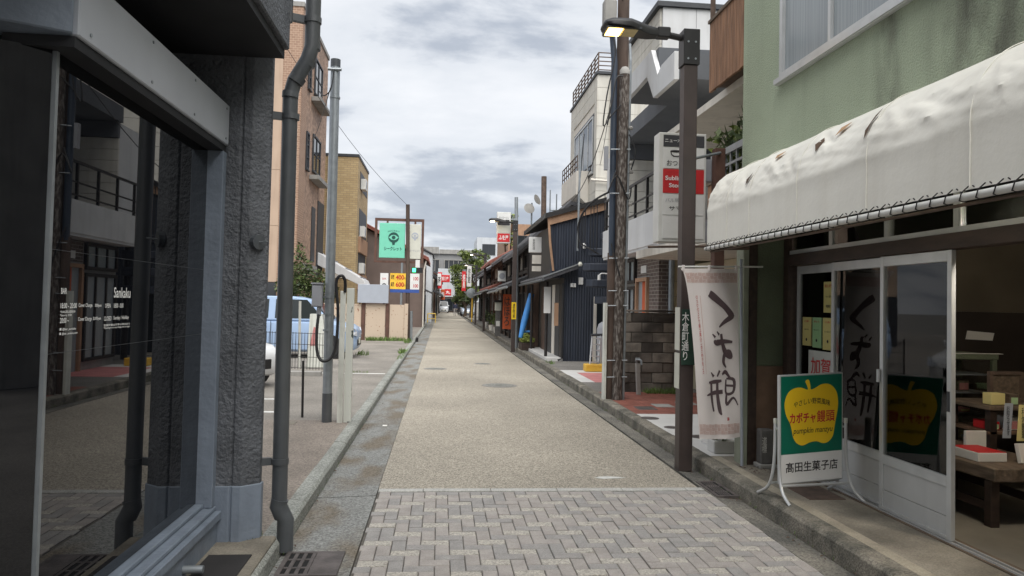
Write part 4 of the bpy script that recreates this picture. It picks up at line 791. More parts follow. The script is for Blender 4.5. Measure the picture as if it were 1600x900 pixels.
def on_cloth(s, sc_, tc_, sw, tw, m, bold=0, shear=0, nm='lettering'):
    vs_, fs_ = glyphs(s, bold, .95); x0 = min(p.x for p in vs_); x1 = max(p.x for p in vs_); y0 = min(p.y for p in vs_); y1 = max(p.y for p in vs_)
    for side in (-.004, .004):
        q = MB(); q.add([cloth(sc_-((p.x-x0)/(x1-x0)-.5)*sw-shear*((p.y-y0)/(y1-y0)-.5)*sw, tc_-((p.y-y0)/(y1-y0)-.5)*tw)+Vector((0, side, 0)) for p in vs_], fs_); q.build(nm, m, cl)
def brush(strokes, m='ink_brown', nm='lettering'):
    for side in (-.004, .004):
        q = MB()
        for st in strokes:      # list of (s, t, half width)
            P = smooth_pts([(a, b_, w_) for a, b_, w_ in st], 5); L_ = []; R_ = []
            for i, p in enumerate(P):
                d = P[min(i+1, len(P)-1)]-P[max(i-1, 0)]; dx_, dy_ = d.x*.6, d.y*1.7; l = math.hypot(dx_, dy_) or 1; nx_, ny_ = -dy_/l, dx_/l
                L_.append(cloth(p.x+nx_*p.z/.6, p.y+ny_*p.z/1.7)+Vector((0, side, 0))); R_.append(cloth(p.x-nx_*p.z/.6, p.y-ny_*p.z/1.7)+Vector((0, side, 0)))
            q.add(L_+R_, [(i, i+1, len(L_)+i+1, len(L_)+i) for i in range(len(L_)-1)])
        q.build(nm, m, cl)
brush([[(.42, .145, .035), (.5, .165, .04), (.7, .22, .03), (.83, .27, .035), (.84, .285, .03), (.7, .315, .02), (.58, .345, .008)]])      # ku, from behind
brush([[(.86, .435, .012), (.7, .43, .022), (.5, .435, .03), (.46, .42, .012)], [(.62, .385, .016), (.64, .44, .022), (.72, .50, .03), (.83, .525, .02), (.80, .49, .018), (.70, .50, .02), (.66, .55, .02), (.72, .585, .008)], [(.42, .385, .006), (.48, .405, .014)], [(.52, .37, .006), (.57, .39, .014)]])
brush([[(.62, .625, .01), (.70, .61, .02), (.80, .645, .012), (.9, .665, .004)], [(.72, .65, .008), (.88, .66, .018), (.86, .73, .014), (.70, .735, .014), (.71, .655, .010)], [(.70, .69, .01), (.87, .695, .012)], [(.71, .735, .012), (.70, .80, .016), (.86, .765, .012), (.95, .81, .006)],
       [(.36, .61, .006), (.42, .635, .016)], [(.56, .60, .014), (.50, .635, .01)], [(.60, .66, .012), (.45, .665, .02), (.30, .67, .010)], [(.62, .725, .02), (.42, .73, .02), (.24, .745, .006)], [(.50, .66, .016), (.50, .74, .02), (.54, .83, .024), (.58, .86, .008)], [(.36, .665, .014), (.36, .76, .018), (.40, .84, .012)]])
on_cloth('ひ\nと\nつ\nひ\nと\nつ\n丁\n寧\nに\n真\n心\nこ\nめ\nて\n作\nり\nま\nし\nた', .17, .39, .045, .46, 'ink_red', .004)
q = MB()
for i in range(60): q.v += [cloth(.235, .16+.46*i/59)+Vector((0, -.004, 0)), cloth(.242, .16+.46*i/59)+Vector((0, -.004, 0))]
q.f = [[2*i, 2*i+1, 2*i+3, 2*i+2] for i in range(59)]; q.mi = [0]*59; q.build('rule_line', 'ink_pale', cl)
on_cloth('福', .72, .885, .05, .02, 'ink_red', .02)
q = MB()
for (ta, tb) in ((.025, .085), (.915, .975)):
    for i in range(13):
        for j in range(3):
            for k in range(3):
                s0 = .03+i*.0735; t0 = ta+j*.02
                if (i+j) % 2: a0, a1, b0, b1 = s0, s0+.066, t0+k*.0066, t0+k*.0066+.0035
                else: a0, a1, b0, b1 = s0+k*.024, s0+k*.024+.012, t0, t0+.018
                for side in (-.0035, .0035): q.add([cloth(a0, b0)+Vector((0, side, 0)), cloth(a1, b0)+Vector((0, side, 0)), cloth(a1, b1)+Vector((0, side, 0)), cloth(a0, b1)+Vector((0, side, 0))], [(0, 1, 2, 3)])
stuff(q.build('woven_pattern', 'ink_pale', cl))
MB().tube([(2.365, 7.0, 2.108), (3.25, 7.0, 2.13)], .009, 8).build('crossbar', 'alu_white', bnr); MB().tube([(3.055, 7.0, .1), (3.02, 7.0, 2.2)], .014, 10).build('pole', 'board_grey', bnr, smooth=True)
for s in (.05, .5, .97): MB().tube([cloth(s, 0)+Vector((0, 0, -.02)), cloth(s, 0)+Vector((0, .0, .035))], .016, 8).build('loop', 'banner', bnr)
wp = thing('small_planter', 'small white planter with green shoots at the foot of the banner', 'planter', (3.12, 7.62, .12)); MB().box(2.98, 3.4, 7.55, 7.75, .122, .26).build('trough', 'white_concrete', wp, bevel=.01); leaves([(3.08, 7.62, .33, .1, .08, .1)], 90, .035, 5).build('foliage', 'leaf', wp)

# ================================================================== street lamps
def lamp(label, loc, lit):
    t = thing('street_lamp', label, 'street lamp', loc, 0, 'square street lamps along the right kerb', local=True)
    MB().box(-.072, .072, -.072, .072, 0, 4.28).build('post', 'brown_metal', t, bevel=.006); MB().box(-.088, .088, -.088, .088, 4.281, 4.66).build('head_sleeve', 'black_metal', t, bevel=.004)
    MB().tube([(-.05, 0, 4.58), (-.30, 0, 4.62)], .034, 12).build('arm', 'black_metal', t, smooth=True); MB().box(-.36, -.22, -.055, .055, 4.57, 4.68).build('arm_joint', 'black_metal', t, bevel=.01)
    secs = [(-.32, .05, 4.58, 4.66), (-.45, .075, 4.575, 4.68), (-.58, .12, 4.60, 4.71), (-.66, .15, 4.625, 4.725), (-.86, .155, 4.635, 4.72), (-.93, .13, 4.645, 4.70), (-.95, .09, 4.655, 4.68)]; b = MB(); rg = []
    for (x, h, za, zb) in secs: rg += [(x, -h, za), (x, h, za), (x, h, (za+zb)/2), (x, h*.7, zb), (x, -h*.7, zb), (x, -h, (za+zb)/2)]
    k = len(secs); b.add(rg, [(i*6+j, i*6+(j+1) % 6, (i+1)*6+(j+1) % 6, (i+1)*6+j) for i in range(k-1) for j in range(6)]+[tuple(range(6)), tuple((k-1)*6+j for j in range(6))]); hd = b.build('lamp_head', 'black_metal', t, smooth=True, bevel=.004)
    bz = MB(); bz.box(-.92, -.55, -.12, .12, 4.612, 4.633); bz.build('bezel', 'charcoal', hd); MB().box(-.90, -.75, -.10, .10, 4.602, 4.6115).build('lit_panel', lit, hd); MB().box(-.735, -.585, -.10, .10, 4.602, 4.6115).build('led_panel', 'led_off', hd)
    for z in (4.34, 4.52):
        for x in (-.04, .04): MB().tube([(x, -.088, z), (x, -.094, z)], .011, 8).build('bolt', 'galv', t)
    return t
l1 = lamp('brown square street lamp with its LED head lit, nearest the camera', (2.575, 7.37, -.01), 'led_lit')
l2 = lamp('second street lamp, with a yellow plate on its brown post', (2.57, 25.3, -.01), 'led_far')
def bend(y): return max(0, y-38)*.008
for (x, y, lab) in ((2.6, 43.5, 'third street lamp along the right kerb'), (2.66, 56, 'fourth street lamp, seen before the green tree')): dup(l2, None, (x+bend(y)*.3, y, -.01), None, lab)
ss = thing('street_sign', 'dark green street name plate with white characters on the lamp post', 'sign', (2.6, 7.29, 1.1)); MB().box(2.505, 2.655, 7.277, 7.286, 1.10, 1.68).build('plate', 'street_green', ss, bevel=.002); put('木\n倉\n町\n通\nり', (2.545, 7.277, 1.40), X1, Z1, .075, .50, 'lettering_white', ss, bold=.008, space=.95)
tag(MB().box(2.487, 2.4945, 7.30, 7.44, 1.25, 1.70).build('notice_plate', 'sign_cream'), 'upper pale notice sticker on the side of the near lamp post', 'notice'); tag(MB().box(2.487, 2.4945, 7.30, 7.44, .85, 1.22).build('notice_plate', 'sign_cream'), 'lower pale notice sticker on the side of the near lamp post', 'notice')
ys = thing('yellow_plate', 'yellow caution plate on the second lamp post', 'sign', (2.57, 25.21, 1.2)); MB().box(2.485, 2.655, 25.205, 25.218, 1.15, 1.75).build('plate', 'sign_yellow', ys); put('通\n学\n路\n注\n意', (2.57, 25.205, 1.45), X1, Z1, .09, .5, 'ink', ys, bold=.01)
for (o_, y) in ((.0, .3), (0, .6)): pass

# ================================================================== utility pole
up_ = thing('utility_pole', 'weathered utility pole with peeling pipe and blue conduit beside the block wall', 'utility pole', (2.98, 12.05, .11))
MB().tube([(3.03, 12.12, .05), (3.05, 12.12, 9.5)], [.12, .095], 14).build('wood_pole', 'pole_brown', up_, smooth=True)
MB().tube([(2.99, 11.9, .05), (3.03, 11.9, 5.65)], .085, 14).build('peeling_pipe', 'pole_mottled', up_, smooth=True); MB().lathe([(.09, 5.65), (.09, 5.72), (.05, 5.78)], 3.03, 11.9, 12).build('pipe_cap', 'concrete', up_, smooth=True)
MB().tube([(2.87, 11.98, .05), (2.88, 11.98, 2.6)], .075, 12).build('lower_conduit', 'pole_brown', up_, smooth=True); MB().tube([(2.87, 11.96, 2.55), (2.86, 11.96, 5.9), (2.82, 11.96, 6.3), (2.74, 11.96, 6.6)], [.055, .055, .05, .045], 12).build('blue_conduit', 'conduit_blue', up_, smooth=True)
MB().tube([(3.1, 11.9, .05), (3.13, 11.9, 5.9), (3.12, 11.93, 6.2)], .022, 8).build('thin_pipe', 'galv', up_)
MB().box(2.76, 2.80, 11.9, 12.05, .12, 1.75).build('white_board', 'worn_white', up_)
for z in (.5, .78, 1.7, 1.95, 2.5, 3.6, 4.35): MB().tube([(2.80, 11.86, z), (3.14, 11.84, z+.01)], .010, 6).build('strap', 'galv', up_)
for (x, z) in ((3.15, 4.1), (3.16, 3.95), (3.15, 3.4), (3.14, 4.7)): MB().lathe([(.03, z), (.04, z+.03), (.02, z+.06)], x, 11.85, 8).build('insulator', 'concrete', up_)
MB().box(2.66, 2.88, 11.9, 12.1, 6.35, 6.95).build('junction_box', 'concrete', up_, bevel=.02)
MB().box(2.7, 2.76, 11.85, 11.93, 4.0, 4.4).build('small_box', 'gas_grey', up_)
for p in ([(2.78, 11.9, 6.4), (2.85, 11.85, 6.0), (2.72, 11.85, 5.3), (2.66, 11.85, 4.75), (2.78, 11.85, 4.9), (2.95, 11.8, 5.1)], [(2.98, 11.8, 5.6), (2.86, 11.78, 5.55), (2.8, 11.78, 5.2), (2.72, 11.8, 4.75)], [(3.1, 11.8, 4.6), (3.2, 11.75, 4.3), (3.14, 11.8, 4.0)], [(2.9, 11.85, 4.0), (2.75, 11.8, 3.6), (2.9, 11.8, 3.9), (3.1, 11.8, 3.5), (3.15, 11.8, 3.7)], [(2.84, 11.88, 2.75), (2.9, 11.82, 2.5), (2.98, 11.8, 2.2)]): MB().tube(smooth_pts(p), .012, 6).build('cable', 'plastic_black', up_)
for (a, b_) in (((3.0, 12, 7.0), (5.3, 24, 6.5)), ((2.9, 12, 5.4), (3.6, 20, 4.6))):
    a = Vector(a); b_ = Vector(b_); tag(MB().tube([a.lerp(b_, k/10)-Vector((0, 0, .35*math.sin(k/10*math.pi))) for k in range(11)], .009, 5).build('overhead_wire', 'plastic_black'), {7.0: 'upper overhead wire from the weathered pole toward the cream building', 5.4: 'lower overhead wire from the weathered pole toward the black house'}[round(a.z, 1)], 'wire')
# block wall
bw = thing('block_wall', 'stained low concrete block wall behind the weathered pole', 'wall', (3.9, 13.06, .11)); MB().box(3.34, 4.41, 13.02, 13.11, .1, 1.56).build('core', 'joint', bw); bmesh_ = {}
for r_ in range(8):
    x = 3.33-(.2 if r_ % 2 else 0)
    while x < 4.42:
        a, b_ = max(x, 3.33), min(x+.395, 4.42)
        if b_-a > .03:
            km = random.choice(('concrete_block', 'block_light', 'block_dark', 'concrete_block')); key = (round(b_-a, 2), km)
            if key not in bmesh_: o = MB().box(0, b_-a-.014, 0, .12, 0, .172).build('block', km, bw, bevel=.006); bmesh_[key] = o.data
            else: o = bpy.data.objects.new('block', bmesh_[key]); COL.objects.link(o); o.parent = bw
            o.location = Vector((a, 13.0+random.uniform(-.012, .012), .11+r_*.186))
        x += .4
MB().box(3.32, 4.43, 12.99, 13.13, 1.60, 1.635).build('coping', 'concrete_block', bw, bevel=.004)
tp = thing('standpipe', 'grey water standpipe with tap in front of the block wall', 'tap', (3.55, 12.6, .12)); MB().prism([(3.53, .1), (3.6, .1), (3.575, .68), (3.50, .68)], 'y', 12.58, 12.65).build('post', 'concrete', tp, bevel=.006); MB().tube(smooth_pts([(3.53, 12.6, .66), (3.5, 12.58, .74), (3.57, 12.52, .74), (3.58, 12.5, .66)]), .018, 8).build('spout', 'galv', tp, smooth=True); MB().box(3.5, 3.57, 12.56, 12.63, .75, .78).build('handle', 'galv', tp)

# ================================================================== RIGHT: commercial building with zigzag eave
def brick_mat(name, c1, c2, mort, sx_, sz_):
    m = bpy.data.materials.new(name); m.use_nodes = True; t = m.node_tree; n = t.nodes; l = t.links; b = n['Principled BSDF']; b.inputs['Roughness'].default_value = .75
    g = n.new('ShaderNodeNewGeometry'); s = n.new('ShaderNodeSeparateXYZ'); l.new(g.outputs['Position'], s.inputs[0]); a = n.new('ShaderNodeMath'); a.operation = 'ADD'; l.new(s.outputs[0], a.inputs[0]); l.new(s.outputs[1], a.inputs[1])
    k = n.new('ShaderNodeCombineXYZ'); l.new(a.outputs[0], k.inputs[0]); l.new(s.outputs[2], k.inputs[1])
    q = n.new('ShaderNodeTexBrick'); q.inputs['Scale'].default_value = 1; q.inputs['Brick Width'].default_value = sx_; q.inputs['Row Height'].default_value = sz_; q.inputs['Mortar Size'].default_value = sz_*.09
    q.inputs['Color1'].default_value = c1; q.inputs['Color2'].default_value = c2; q.inputs['Mortar'].default_value = mort; l.new(k.outputs[0], q.inputs['Vector']); l.new(q.outputs[0], b.inputs['Base Color'])
    bp = n.new('ShaderNodeBump'); bp.inputs['Strength'].default_value = .5; bp.inputs['Distance'].default_value = .01; l.new(q.outputs[1], bp.inputs['Height']); bp.invert = True; l.new(bp.outputs[0], b.inputs['Normal']); MATS[name] = m
brick_mat('brick_dark', c(104, 90, 84), c(84, 72, 68), c(150, 144, 136), .22, .075); brick_mat('brick_tan', c(186, 164, 124), c(170, 147, 108), c(150, 131, 102), .34, .12); brick_mat('mosaic', c(162, 132, 112), c(146, 116, 97), c(190, 164, 142), .2, .1)
nb = thing('commercial_building', 'white and dark commercial building with a zigzag eave behind the sign tower', 'building', (4.6, 13, .11))
MB().box(4.36, 9, 14.02, 17.2, .1, 2.8).build('core', 'concrete', nb)
for k in range(9): MB().box(4.62, 8.9, 13.99, 14.019, .12+k*.3, .115+k*.3+.295).build('wall_panel', 'beige_tile', nb, bevel=.004)
MB().box(4.33, 4.61, 13.985, 14.65, .11, 2.8).build('brick_pier', 'brick_dark', nb)
MB().tube([(4.56, 13.9, .1), (4.56, 13.9, 2.8)], .06, 12).build('downpipe', 'galv', nb, smooth=True)
O = (4.36, 0, 0)
dr = MB()
for q in ((14.7, 14.78, .1, 2.32), (15.5, 15.58, .1, 2.32), (14.78, 15.5, 2.24, 2.319)): dr.fbox(O, Y1, -X1, *q, 0, .08)
d_ = dr.build('doorway', 'fascia_brown', nb); MB().fbox(O, Y1, -X1, 14.785, 15.2, .12, 2.235, .0, .02).build('door_leaf', 'noren', d_); MB().fbox(O, Y1, -X1, 15.205, 15.495, .12, 2.235, .0, .015).build('door_pane', 'frosted', d_)
MB().fbox(O, Y1, -X1, 14.9, 15.3, 2.42, 2.58, .01, .03).build('name_plate', 'sign_white', nb)
MB().fbox(O, Y1, -X1, 14.66, 15.65, 2.36, 2.8, .0, .009).build('brick_spandrel', 'brick_dark', nb)
window(nb, O, Y1, -X1, 15.7, 17.15, .3, 2.15, 'black_wood', 'frosted', 3, 1, .07, .06, .01, 'shopfront', False); window(nb, O, Y1, -X1, 15.7, 17.15, 2.22, 2.78, 'black_wood', 'frosted', 3, 1, .07, .06, .01, 'transom_window', False)
MB().box(3.92, 9, 12.72, 17.2, 2.81, 2.95).build('balcony_slab', 'white_wall', nb)
b = MB(); b.box(3.9, 4.02, 12.7, 17.2, 2.86, 3.5); b.box(4.02, 5.0, 12.7, 12.82, 2.86, 3.5); b.build('parapet', 'white_wall', nb, bevel=.008)
rl = MB(); rl.bar((3.96, 12.76, 4.24), (3.96, 17.2, 4.24), .05, .05); rl.bar((3.96, 12.76, 3.85), (3.96, 17.2, 3.85), .03, .03); rl.bar((3.96, 12.76, 3.6), (3.96, 17.2, 3.6), .03, .03); rl.build('railing', 'black_metal', nb)
for k in range(6): MB().box(3.935, 3.985, 12.74+k*.86, 12.79+k*.86, 3.5, 4.22).build('rail_post', 'black_metal', nb)
MB().box(4.4, 9, 17.2, 19, 2.96, 5.66).build('upper_core', 'white_wall', nb)
for k in range(9): MB().box(4.38, 8.9, 17.14, 17.198, 2.96+k*.26, 3.213+k*.26).build('siding_board', 'cream_siding', nb, bevel=.004)
MB().box(4.38, 8.9, 17.1, 17.198, 5.305, 5.67).build('dark_wall', 'soffit_grey', nb)
# zigzag eave
MB().prism([(13.7, 5.65), (12.02, 5.67), (11.62, 5.19), (10.54, 5.17), (10.54, 5.61), (11.18, 5.61), (11.40, 5.52), (11.78, 6.06), (13.7, 6.06)], 'x', 3.45, 3.53).build('zigzag_fascia', 'white_wall', nb, bevel=.006)
MB().box(3.531, 8.9, 10.56, 11.6, 5.20, 5.60).build('lower_eave', 'soffit_grey', nb); MB().prism([(3.531, 11.6), (8.9, 11.6), (8.9, 17.3), (4.36, 17.3), (4.36, 13.7), (3.531, 13.7)], 'z', 5.68, 6.05).build('upper_eave', 'soffit_grey', nb)
MB().prism([(11.60, 5.21), (12.02, 5.68), (12.1, 5.68), (11.7, 5.21)], 'x', 3.535, 8.9).build('eave_slope', 'soffit_grey', nb)
MB().box(3.72, 8.9, 12.03, 14.4, 6.055, 6.9).build('attic_core', 'white_wall', nb); 
for k in range(8): MB().box(3.71+k*.6, 3.71+k*.6+.594, 11.98, 12.028, 6.06, 6.9).build('attic_panel', 'white_wall', nb, bevel=.003)
for k in range(4): MB().box(3.67, 3.718, 12.03, 14.4, 6.06+k*.21, 6.264+k*.21).build('attic_siding', 'cream_siding', nb, bevel=.003)
MB().box(3.6, 8.9, 11.93, 14.5, 6.905, 6.99).build('roof_edge', 'charcoal', nb)
# upper terrace beside the shop
MB().box(3.62, 8.9, 7.3, 12.0, 4.46, 4.56).build('terrace_soffit', 'plaster_white', nb)
MB().box(4.9, 8.9, 7.3, 12.2, 2.96, 4.455).build('terrace_room', 'charcoal', nb); window(nb, (4.9, 0, 0), Y1, -X1, 7.5, 12.1, 3.1, 4.4, 'black_wood', 'window_glass', 4, 1, .06, .05, .01, 'terrace_window', False)
MB().box(3.5, 8.9, 7.3, 12.7, 2.56, 2.7).build('terrace_floor', 'plaster_white', nb)
MB().box(4.95, 8.9, 7.3, 13.95, .1, 2.55).build('ground_floor_wall', 'beige_tile', nb); window(nb, (4.95, 0, 0), Y1, -X1, 9.2, 11.0, .15, 2.4, 'alu', 'window_glass', 2, 1, .06, .05, .01, 'glass_door', False)
def planks(y0, y1, z0, z1, x, nm, dz=0):
    y = y0; data = None
    while y < y1-.02:
        o = MB().box(x, x+.035, y, min(y+.094, y1), z0+random.uniform(-.01, 0), z1+dz).build('plank', 'cladding', nm, bevel=.003); y += .1
wdb = MB().box(3.436, 6, 7.3, 8.93, 4.565, 5.36).build('timber_bay', 'timber', nb); planks(7.3, 8.95, 4.5, 5.4, 3.4, wdb); MB().box(3.38, 6, 7.3, 8.97, 5.40, 5.44).build('bay_cap', 'old_wood', wdb); MB().tube([(3.42, 8.9, 5.4), (3.42, 8.9, 6.4)], .035, 8).build('bay_post', 'rust', wdb)
wlb = MB().box(3.436, 3.5, 7.3, 8.93, 2.6, 3.25).build('terrace_parapet', 'timber', nb); planks(7.3, 8.95, 2.55, 3.27, 3.4, wlb); MB().box(3.38, 3.52, 7.3, 8.97, 3.272, 3.31).build('parapet_cap', 'old_wood', wlb)
b = MB(); b.bar((3.44, 7.35, 3.62), (3.44, 8.9, 3.62), .05, .08); b.bar((3.44, 7.35, 3.45), (3.44, 8.9, 3.45), .03, .03)
for k in range(9): b.bar((3.44, 7.4+k*.18, 3.31), (3.44, 7.4+k*.18, 3.6), .025, .025)
b.build('terrace_rail', 'galv', wlb)
MB().tube([(3.36, 7.26, .5), (3.36, 7.26, 5.2)], .035, 10).build('corner_conduit', 'post_green', nb, smooth=True)
for k, (x, y, lab, sd_) in enumerate(((3.65, 8.7, 'spiky green plant at the far end of the timber terrace', 21), (3.7, 8.2, 'bushy green plant in the middle of the timber terrace', 22), (3.7, 7.75, 'trailing plant on the timber terrace nearest the green shop', 23))):
    t = thing('terrace_plant', lab, 'plant', (x, y, 2.7)); MB().lathe([(.12, 2.7), (.16, 3.0), (.17, 3.02)], x, y, 12).build('pot', 'terracotta', t); bb = leaves([(x-.05, y, 3.75, .28, .3, .3), (x+.1, y+.1, 3.5, .25, .25, .3)], 160, .07, sd_); rr = random.Random(sd_)
    for _ in range(26):
        a = rr.uniform(0, 6.28); h_ = rr.uniform(.25, .6); e_ = Vector((x+math.cos(a)*h_*.6, y+math.sin(a)*h_*.6, 3.7+h_*rr.uniform(.2, .9))); s_ = Vector((x, y, 3.35)); w_ = Vector((-math.sin(a), math.cos(a), 0))*.022; m_2 = s_.lerp(e_, .55)+Vector((0, 0, .1)); bb.add([s_-w_, s_+w_, m_2+w_, e_, m_2-w_], [(0, 1, 2, 3, 4)])
    bb.build('foliage', ('leaf', 'leaf_dark', 'leaf_lime')[k], t); MB().tube([(x, y, 3.0), (x, y, 3.5)], .02, 6).build('stem', 'bark', t)
# sign tower
tw = thing('sign_tower', 'tall tenant sign box with dark, white and red panels on a brown post', 'sign', (3.19, 8.1, .12))
MB().box(3.13, 3.25, 8.0, 8.12, .12, 3.56).build('post', 'rust_brown', tw, bevel=.005); MB().box(3.07, 3.31, 7.94, 8.18, .12, .15).build('foot', 'white_concrete', tw)
MB().box(2.49, 3.06, 8.11, 8.32, 2.46, 3.74).build('casing', 'alu_white', tw, bevel=.006)
def pan(z0, z1, m): return MB().box(2.54, 3.03, 8.10, 8.109, z0, z1).build('panel', m, tw)
for z0, z1, m in ((3.575, 3.71, 'sign_dark'), (3.32, 3.565, 'sign_white'), (3.03, 3.31, 'sign_red'), (2.775, 3.02, 'sign_white'), (2.50, 2.765, 'sign_white')): pan(z0, z1, m)
put('ニュー木倉', (2.68, 8.1, 3.645), X1, Z1, .25, .05, 'lettering_white', tw, bold=.012); put('おつゆ', (2.68, 8.1, 3.38), X1, Z1, .20, .07, 'ink', tw, bold=.006)
MB().fprism([(-.07, .03), (-.06, -.01), (-.03, -.035), (.03, -.035), (.06, -.01), (.07, .03), (.06, .03), (.05, -.005), (.025, -.025), (-.025, -.025), (-.05, -.005), (-.06, .03)], (2.69, 8.1, 3.49), X1, -Y1, .001, .004).build('bowl_mark', 'ink', tw); MB().fprism([(math.cos(a*.2618)*.07*(1 if a < 24 else .9), .03+math.sin(a*.2618)*.014*(1 if a < 24 else .7)) for a in range(24)], (2.69, 8.1, 3.49), X1, -Y1, .001, .003).build('bowl_mark', 'ink', tw)
put('Sublimi', (2.68, 8.1, 3.205), X1, Z1, .23, .052, 'lettering_white', tw, bold=.02); put('Store', (2.70, 8.1, 3.12), X1, Z1, .18, .05, 'lettering_white', tw, bold=.02); put('バル居酒', (2.68, 8.1, 2.945), X1, Z1, .22, .045, 'gas_grey', tw); put('サマ', (2.69, 8.1, 2.85), X1, Z1, .15, .05, 'ink', tw, bold=.012)
for z in (3.32, 2.6): MB().box(3.061, 3.129, 8.14, 8.26, z-.13, z+.13).build('bracket', 'gas_grey', tw, bevel=.004); MB().box(3.129, 3.21, 8.121, 8.26, z-.13, z+.13).build('bracket', 'gas_grey', tw, bevel=.004)
MB().tube([(3.18, 7.99, 3.5), (2.66, 7.45, 3.3)], .016, 8).build('brace', 'galv', tw)
MB().tube([(3.19, 8.06, 2.42), (2.4, 8.2, 2.4)], .014, 8).build('lower_brace', 'rust', tw)

# ================================================================== RIGHT: black house
bh = thing('black_house', 'black corrugated house with brown roof edge and outside stair', 'house', (4.2, 20, .11))
def corrugated(x0, x1, y, prof_top, z0, pitch=.075):
    b = MB(); x = x0; i = 0
    while x < x1:
        xn = min(x+pitch/2, x1); d0, d1 = (.0, .022) if i % 2 == 0 else (.022, .0)
        b.add([(x, y-d0, z0), (xn, y-d1, z0), (xn, y-d1, prof_top(xn)), (x, y-d0, prof_top(x))], [(0, 1, 2, 3)]); x = xn; i += 1
    return b
topz = lambda x: 3.93+(x-2.97)*.30
corrugated(3.05, 6.2, 20, topz, 2.45).build('upper_siding', 'black_siding', bh); corrugated(3.45, 6.2, 20.002, lambda x: 2.5, .1).build('lower_siding', 'black_siding', bh)
MB().prism([(3.06, 2.45), (6.2, 2.45), (6.2, topz(6.2)-.02), (3.06, topz(3.06)-.02)], 'y', 20.03, 25).build('upper_storey', 'black_wood', bh); MB().box(3.46, 6.2, 20.03, 25, .1, 2.449).build('lower_storey', 'black_wood', bh)
MB().prism([(2.95, topz(2.95)), (6.3, topz(6.3)), (6.3, topz(6.3)+.2), (2.93, topz(2.93)+.22)], 'y', 19.9, 19.96).build('verge_board', 'fascia_brown', bh)
MB().prism([(2.85, topz(2.85)+.22), (6.3, topz(6.3)+.2), (6.3, topz(6.3)+.34), (2.85, topz(2.85)+.36)], 'y', 19.82, 25.1).build('roof', 'black_metal', bh)
MB().tube([(2.97, 19.93, 4.0), (3.02, 19.93, 3.4), (3.12, 19.93, 2.65)], .035, 8).build('downpipe', 'fascia_brown', bh, smooth=True)
# lean-to
lt = MB(); lt.prism([(3.8, 2.72), (2.82, 2.36), (2.82, 2.44), (3.8, 2.82)], 'y', 19.6, 25.6); lr = lt.build('lean_to_roof', 'roof_tile', bh)
for k in range(18): MB().tube([(2.82, 19.75+k*.335, 2.45), (3.45, 19.75+k*.335, 2.69)], .045, 6).build('tile_ridge', 'roof_tile', lr)
MB().tube([(3.8, 19.62, 2.83), (2.8, 19.62, 2.45)], .035, 8).build('verge_pipe', 'pipe_dark', lr); MB().tube([(2.79, 19.6, 2.38), (2.79, 25.6, 2.36)], .04, 8).build('gutter_pipe', 'pipe_dark', lr, smooth=True); MB().lathe([(.05, 2.78), (.07, 2.83), (.03, 2.9)], 3.82, 19.6, 8).build('end_lamp', 'sign_cream', lr)
O = (3.46, 0, 0)
for (a, b_, m) in ((20.1, 20.5, 'black_wood'), (20.55, 21.3, 'charcoal'), (21.4, 21.9, 'plaster_white'), (22.0, 23.2, 'charcoal'), (23.3, 24.2, 'timber')): MB().fbox(O, Y1, -X1, a, b_, .12, 2.3, .005, .05).build('front_panel', m, bh, bevel=.006)
MB().box(3.0, 3.46, 20.0, 25, .1, .2).build('step', 'white_concrete', bh, bevel=.01); MB().tube([(3.05, 20.6, .2), (3.05, 20.6, 2.36)], .045, 8).build('eave_post', 'black_wood', bh); MB().tube([(3.05, 24, .2), (3.05, 24, 2.36)], .045, 8).build('eave_post', 'black_wood', bh)
MB().tube([(3.42, 19.93, 2.3), (3.42, 19.93, .2), (3.3, 19.93, .14)], .03, 8).build('drain', 'plastic_black', bh)
ws = thing('shop_plaque', 'narrow white hanging plaque under the black house eave', 'sign', (3.0, 20.4, 1.6)); MB().box(2.93, 3.12, 20.3, 20.33, 1.45, 2.2).build('plate', 'sign_white', ws); tag(MB().box(3.2, 3.32, 20.1, 20.13, 1.1, 1.75).build('wood_plaque', 'fascia_brown'), 'small brown wooden name plaque on the black house corner', 'sign')
for (x, z, s_) in ((3.85, 2.28, .09), (3.7, 2.2, .05), (3.62, 2.2, .05)): MB().box(x, x+s_*1.4, 19.9, 19.975, z, z+s_*2.2).build('wall_box', 'sign_white', bh, bevel=.005)
MB().lathe([(.05, 3.3), (.06, 3.4), (.03, 3.45)], 3.98, 19.9, 8).build('wall_lamp', 'sign_white', bh)
wd_ = MB().box(4.3, 4.75, 19.93, 19.975, .12, 1.95).build('side_door', 'plaster_white', bh, bevel=.006); MB().box(4.38, 4.72, 19.91, 19.928, .2, 1.75).build('door_pane', 'window_glass', wd_)
# outside stair
sp = thing('outside_stair', 'black winding outside stair against the black corrugated wall', 'stair', (4.3, 18.9, .11))
for (xl, z) in ((4.15, 3.42), (3.84, 3.0), (3.70, 2.6), (3.78, 2.18), (4.02, 1.74)):
    MB().prism([(4.75, 18.9), (4.75, 18.35), (4.4, 18.3), (xl+.15, 18.42), (xl, 18.6), (xl+.12, 18.82), (xl+.35, 18.9)], 'z', z, z+.2).build('tread', 'black_siding', sp, bevel=.02)
MB().tube([(4.72, 18.65, .1), (4.72, 18.65, 4.7)], .08, 10).build('newel', 'black_metal', sp)
hr = smooth_pts([(3.56, 18.7, 3.7), (3.62, 18.55, 4.05), (3.85, 18.42, 4.38), (4.2, 18.35, 4.62), (4.7, 18.3, 4.85)])
MB().tube(hr, .028, 8).build('handrail', 'black_metal', sp, smooth=True); MB().tube(smooth_pts([(3.56, 18.7, 3.7), (3.62, 18.6, 3.35), (3.9, 18.45, 3.15), (4.15, 18.4, 3.0)]), .02, 8).build('stringer', 'black_metal', sp)
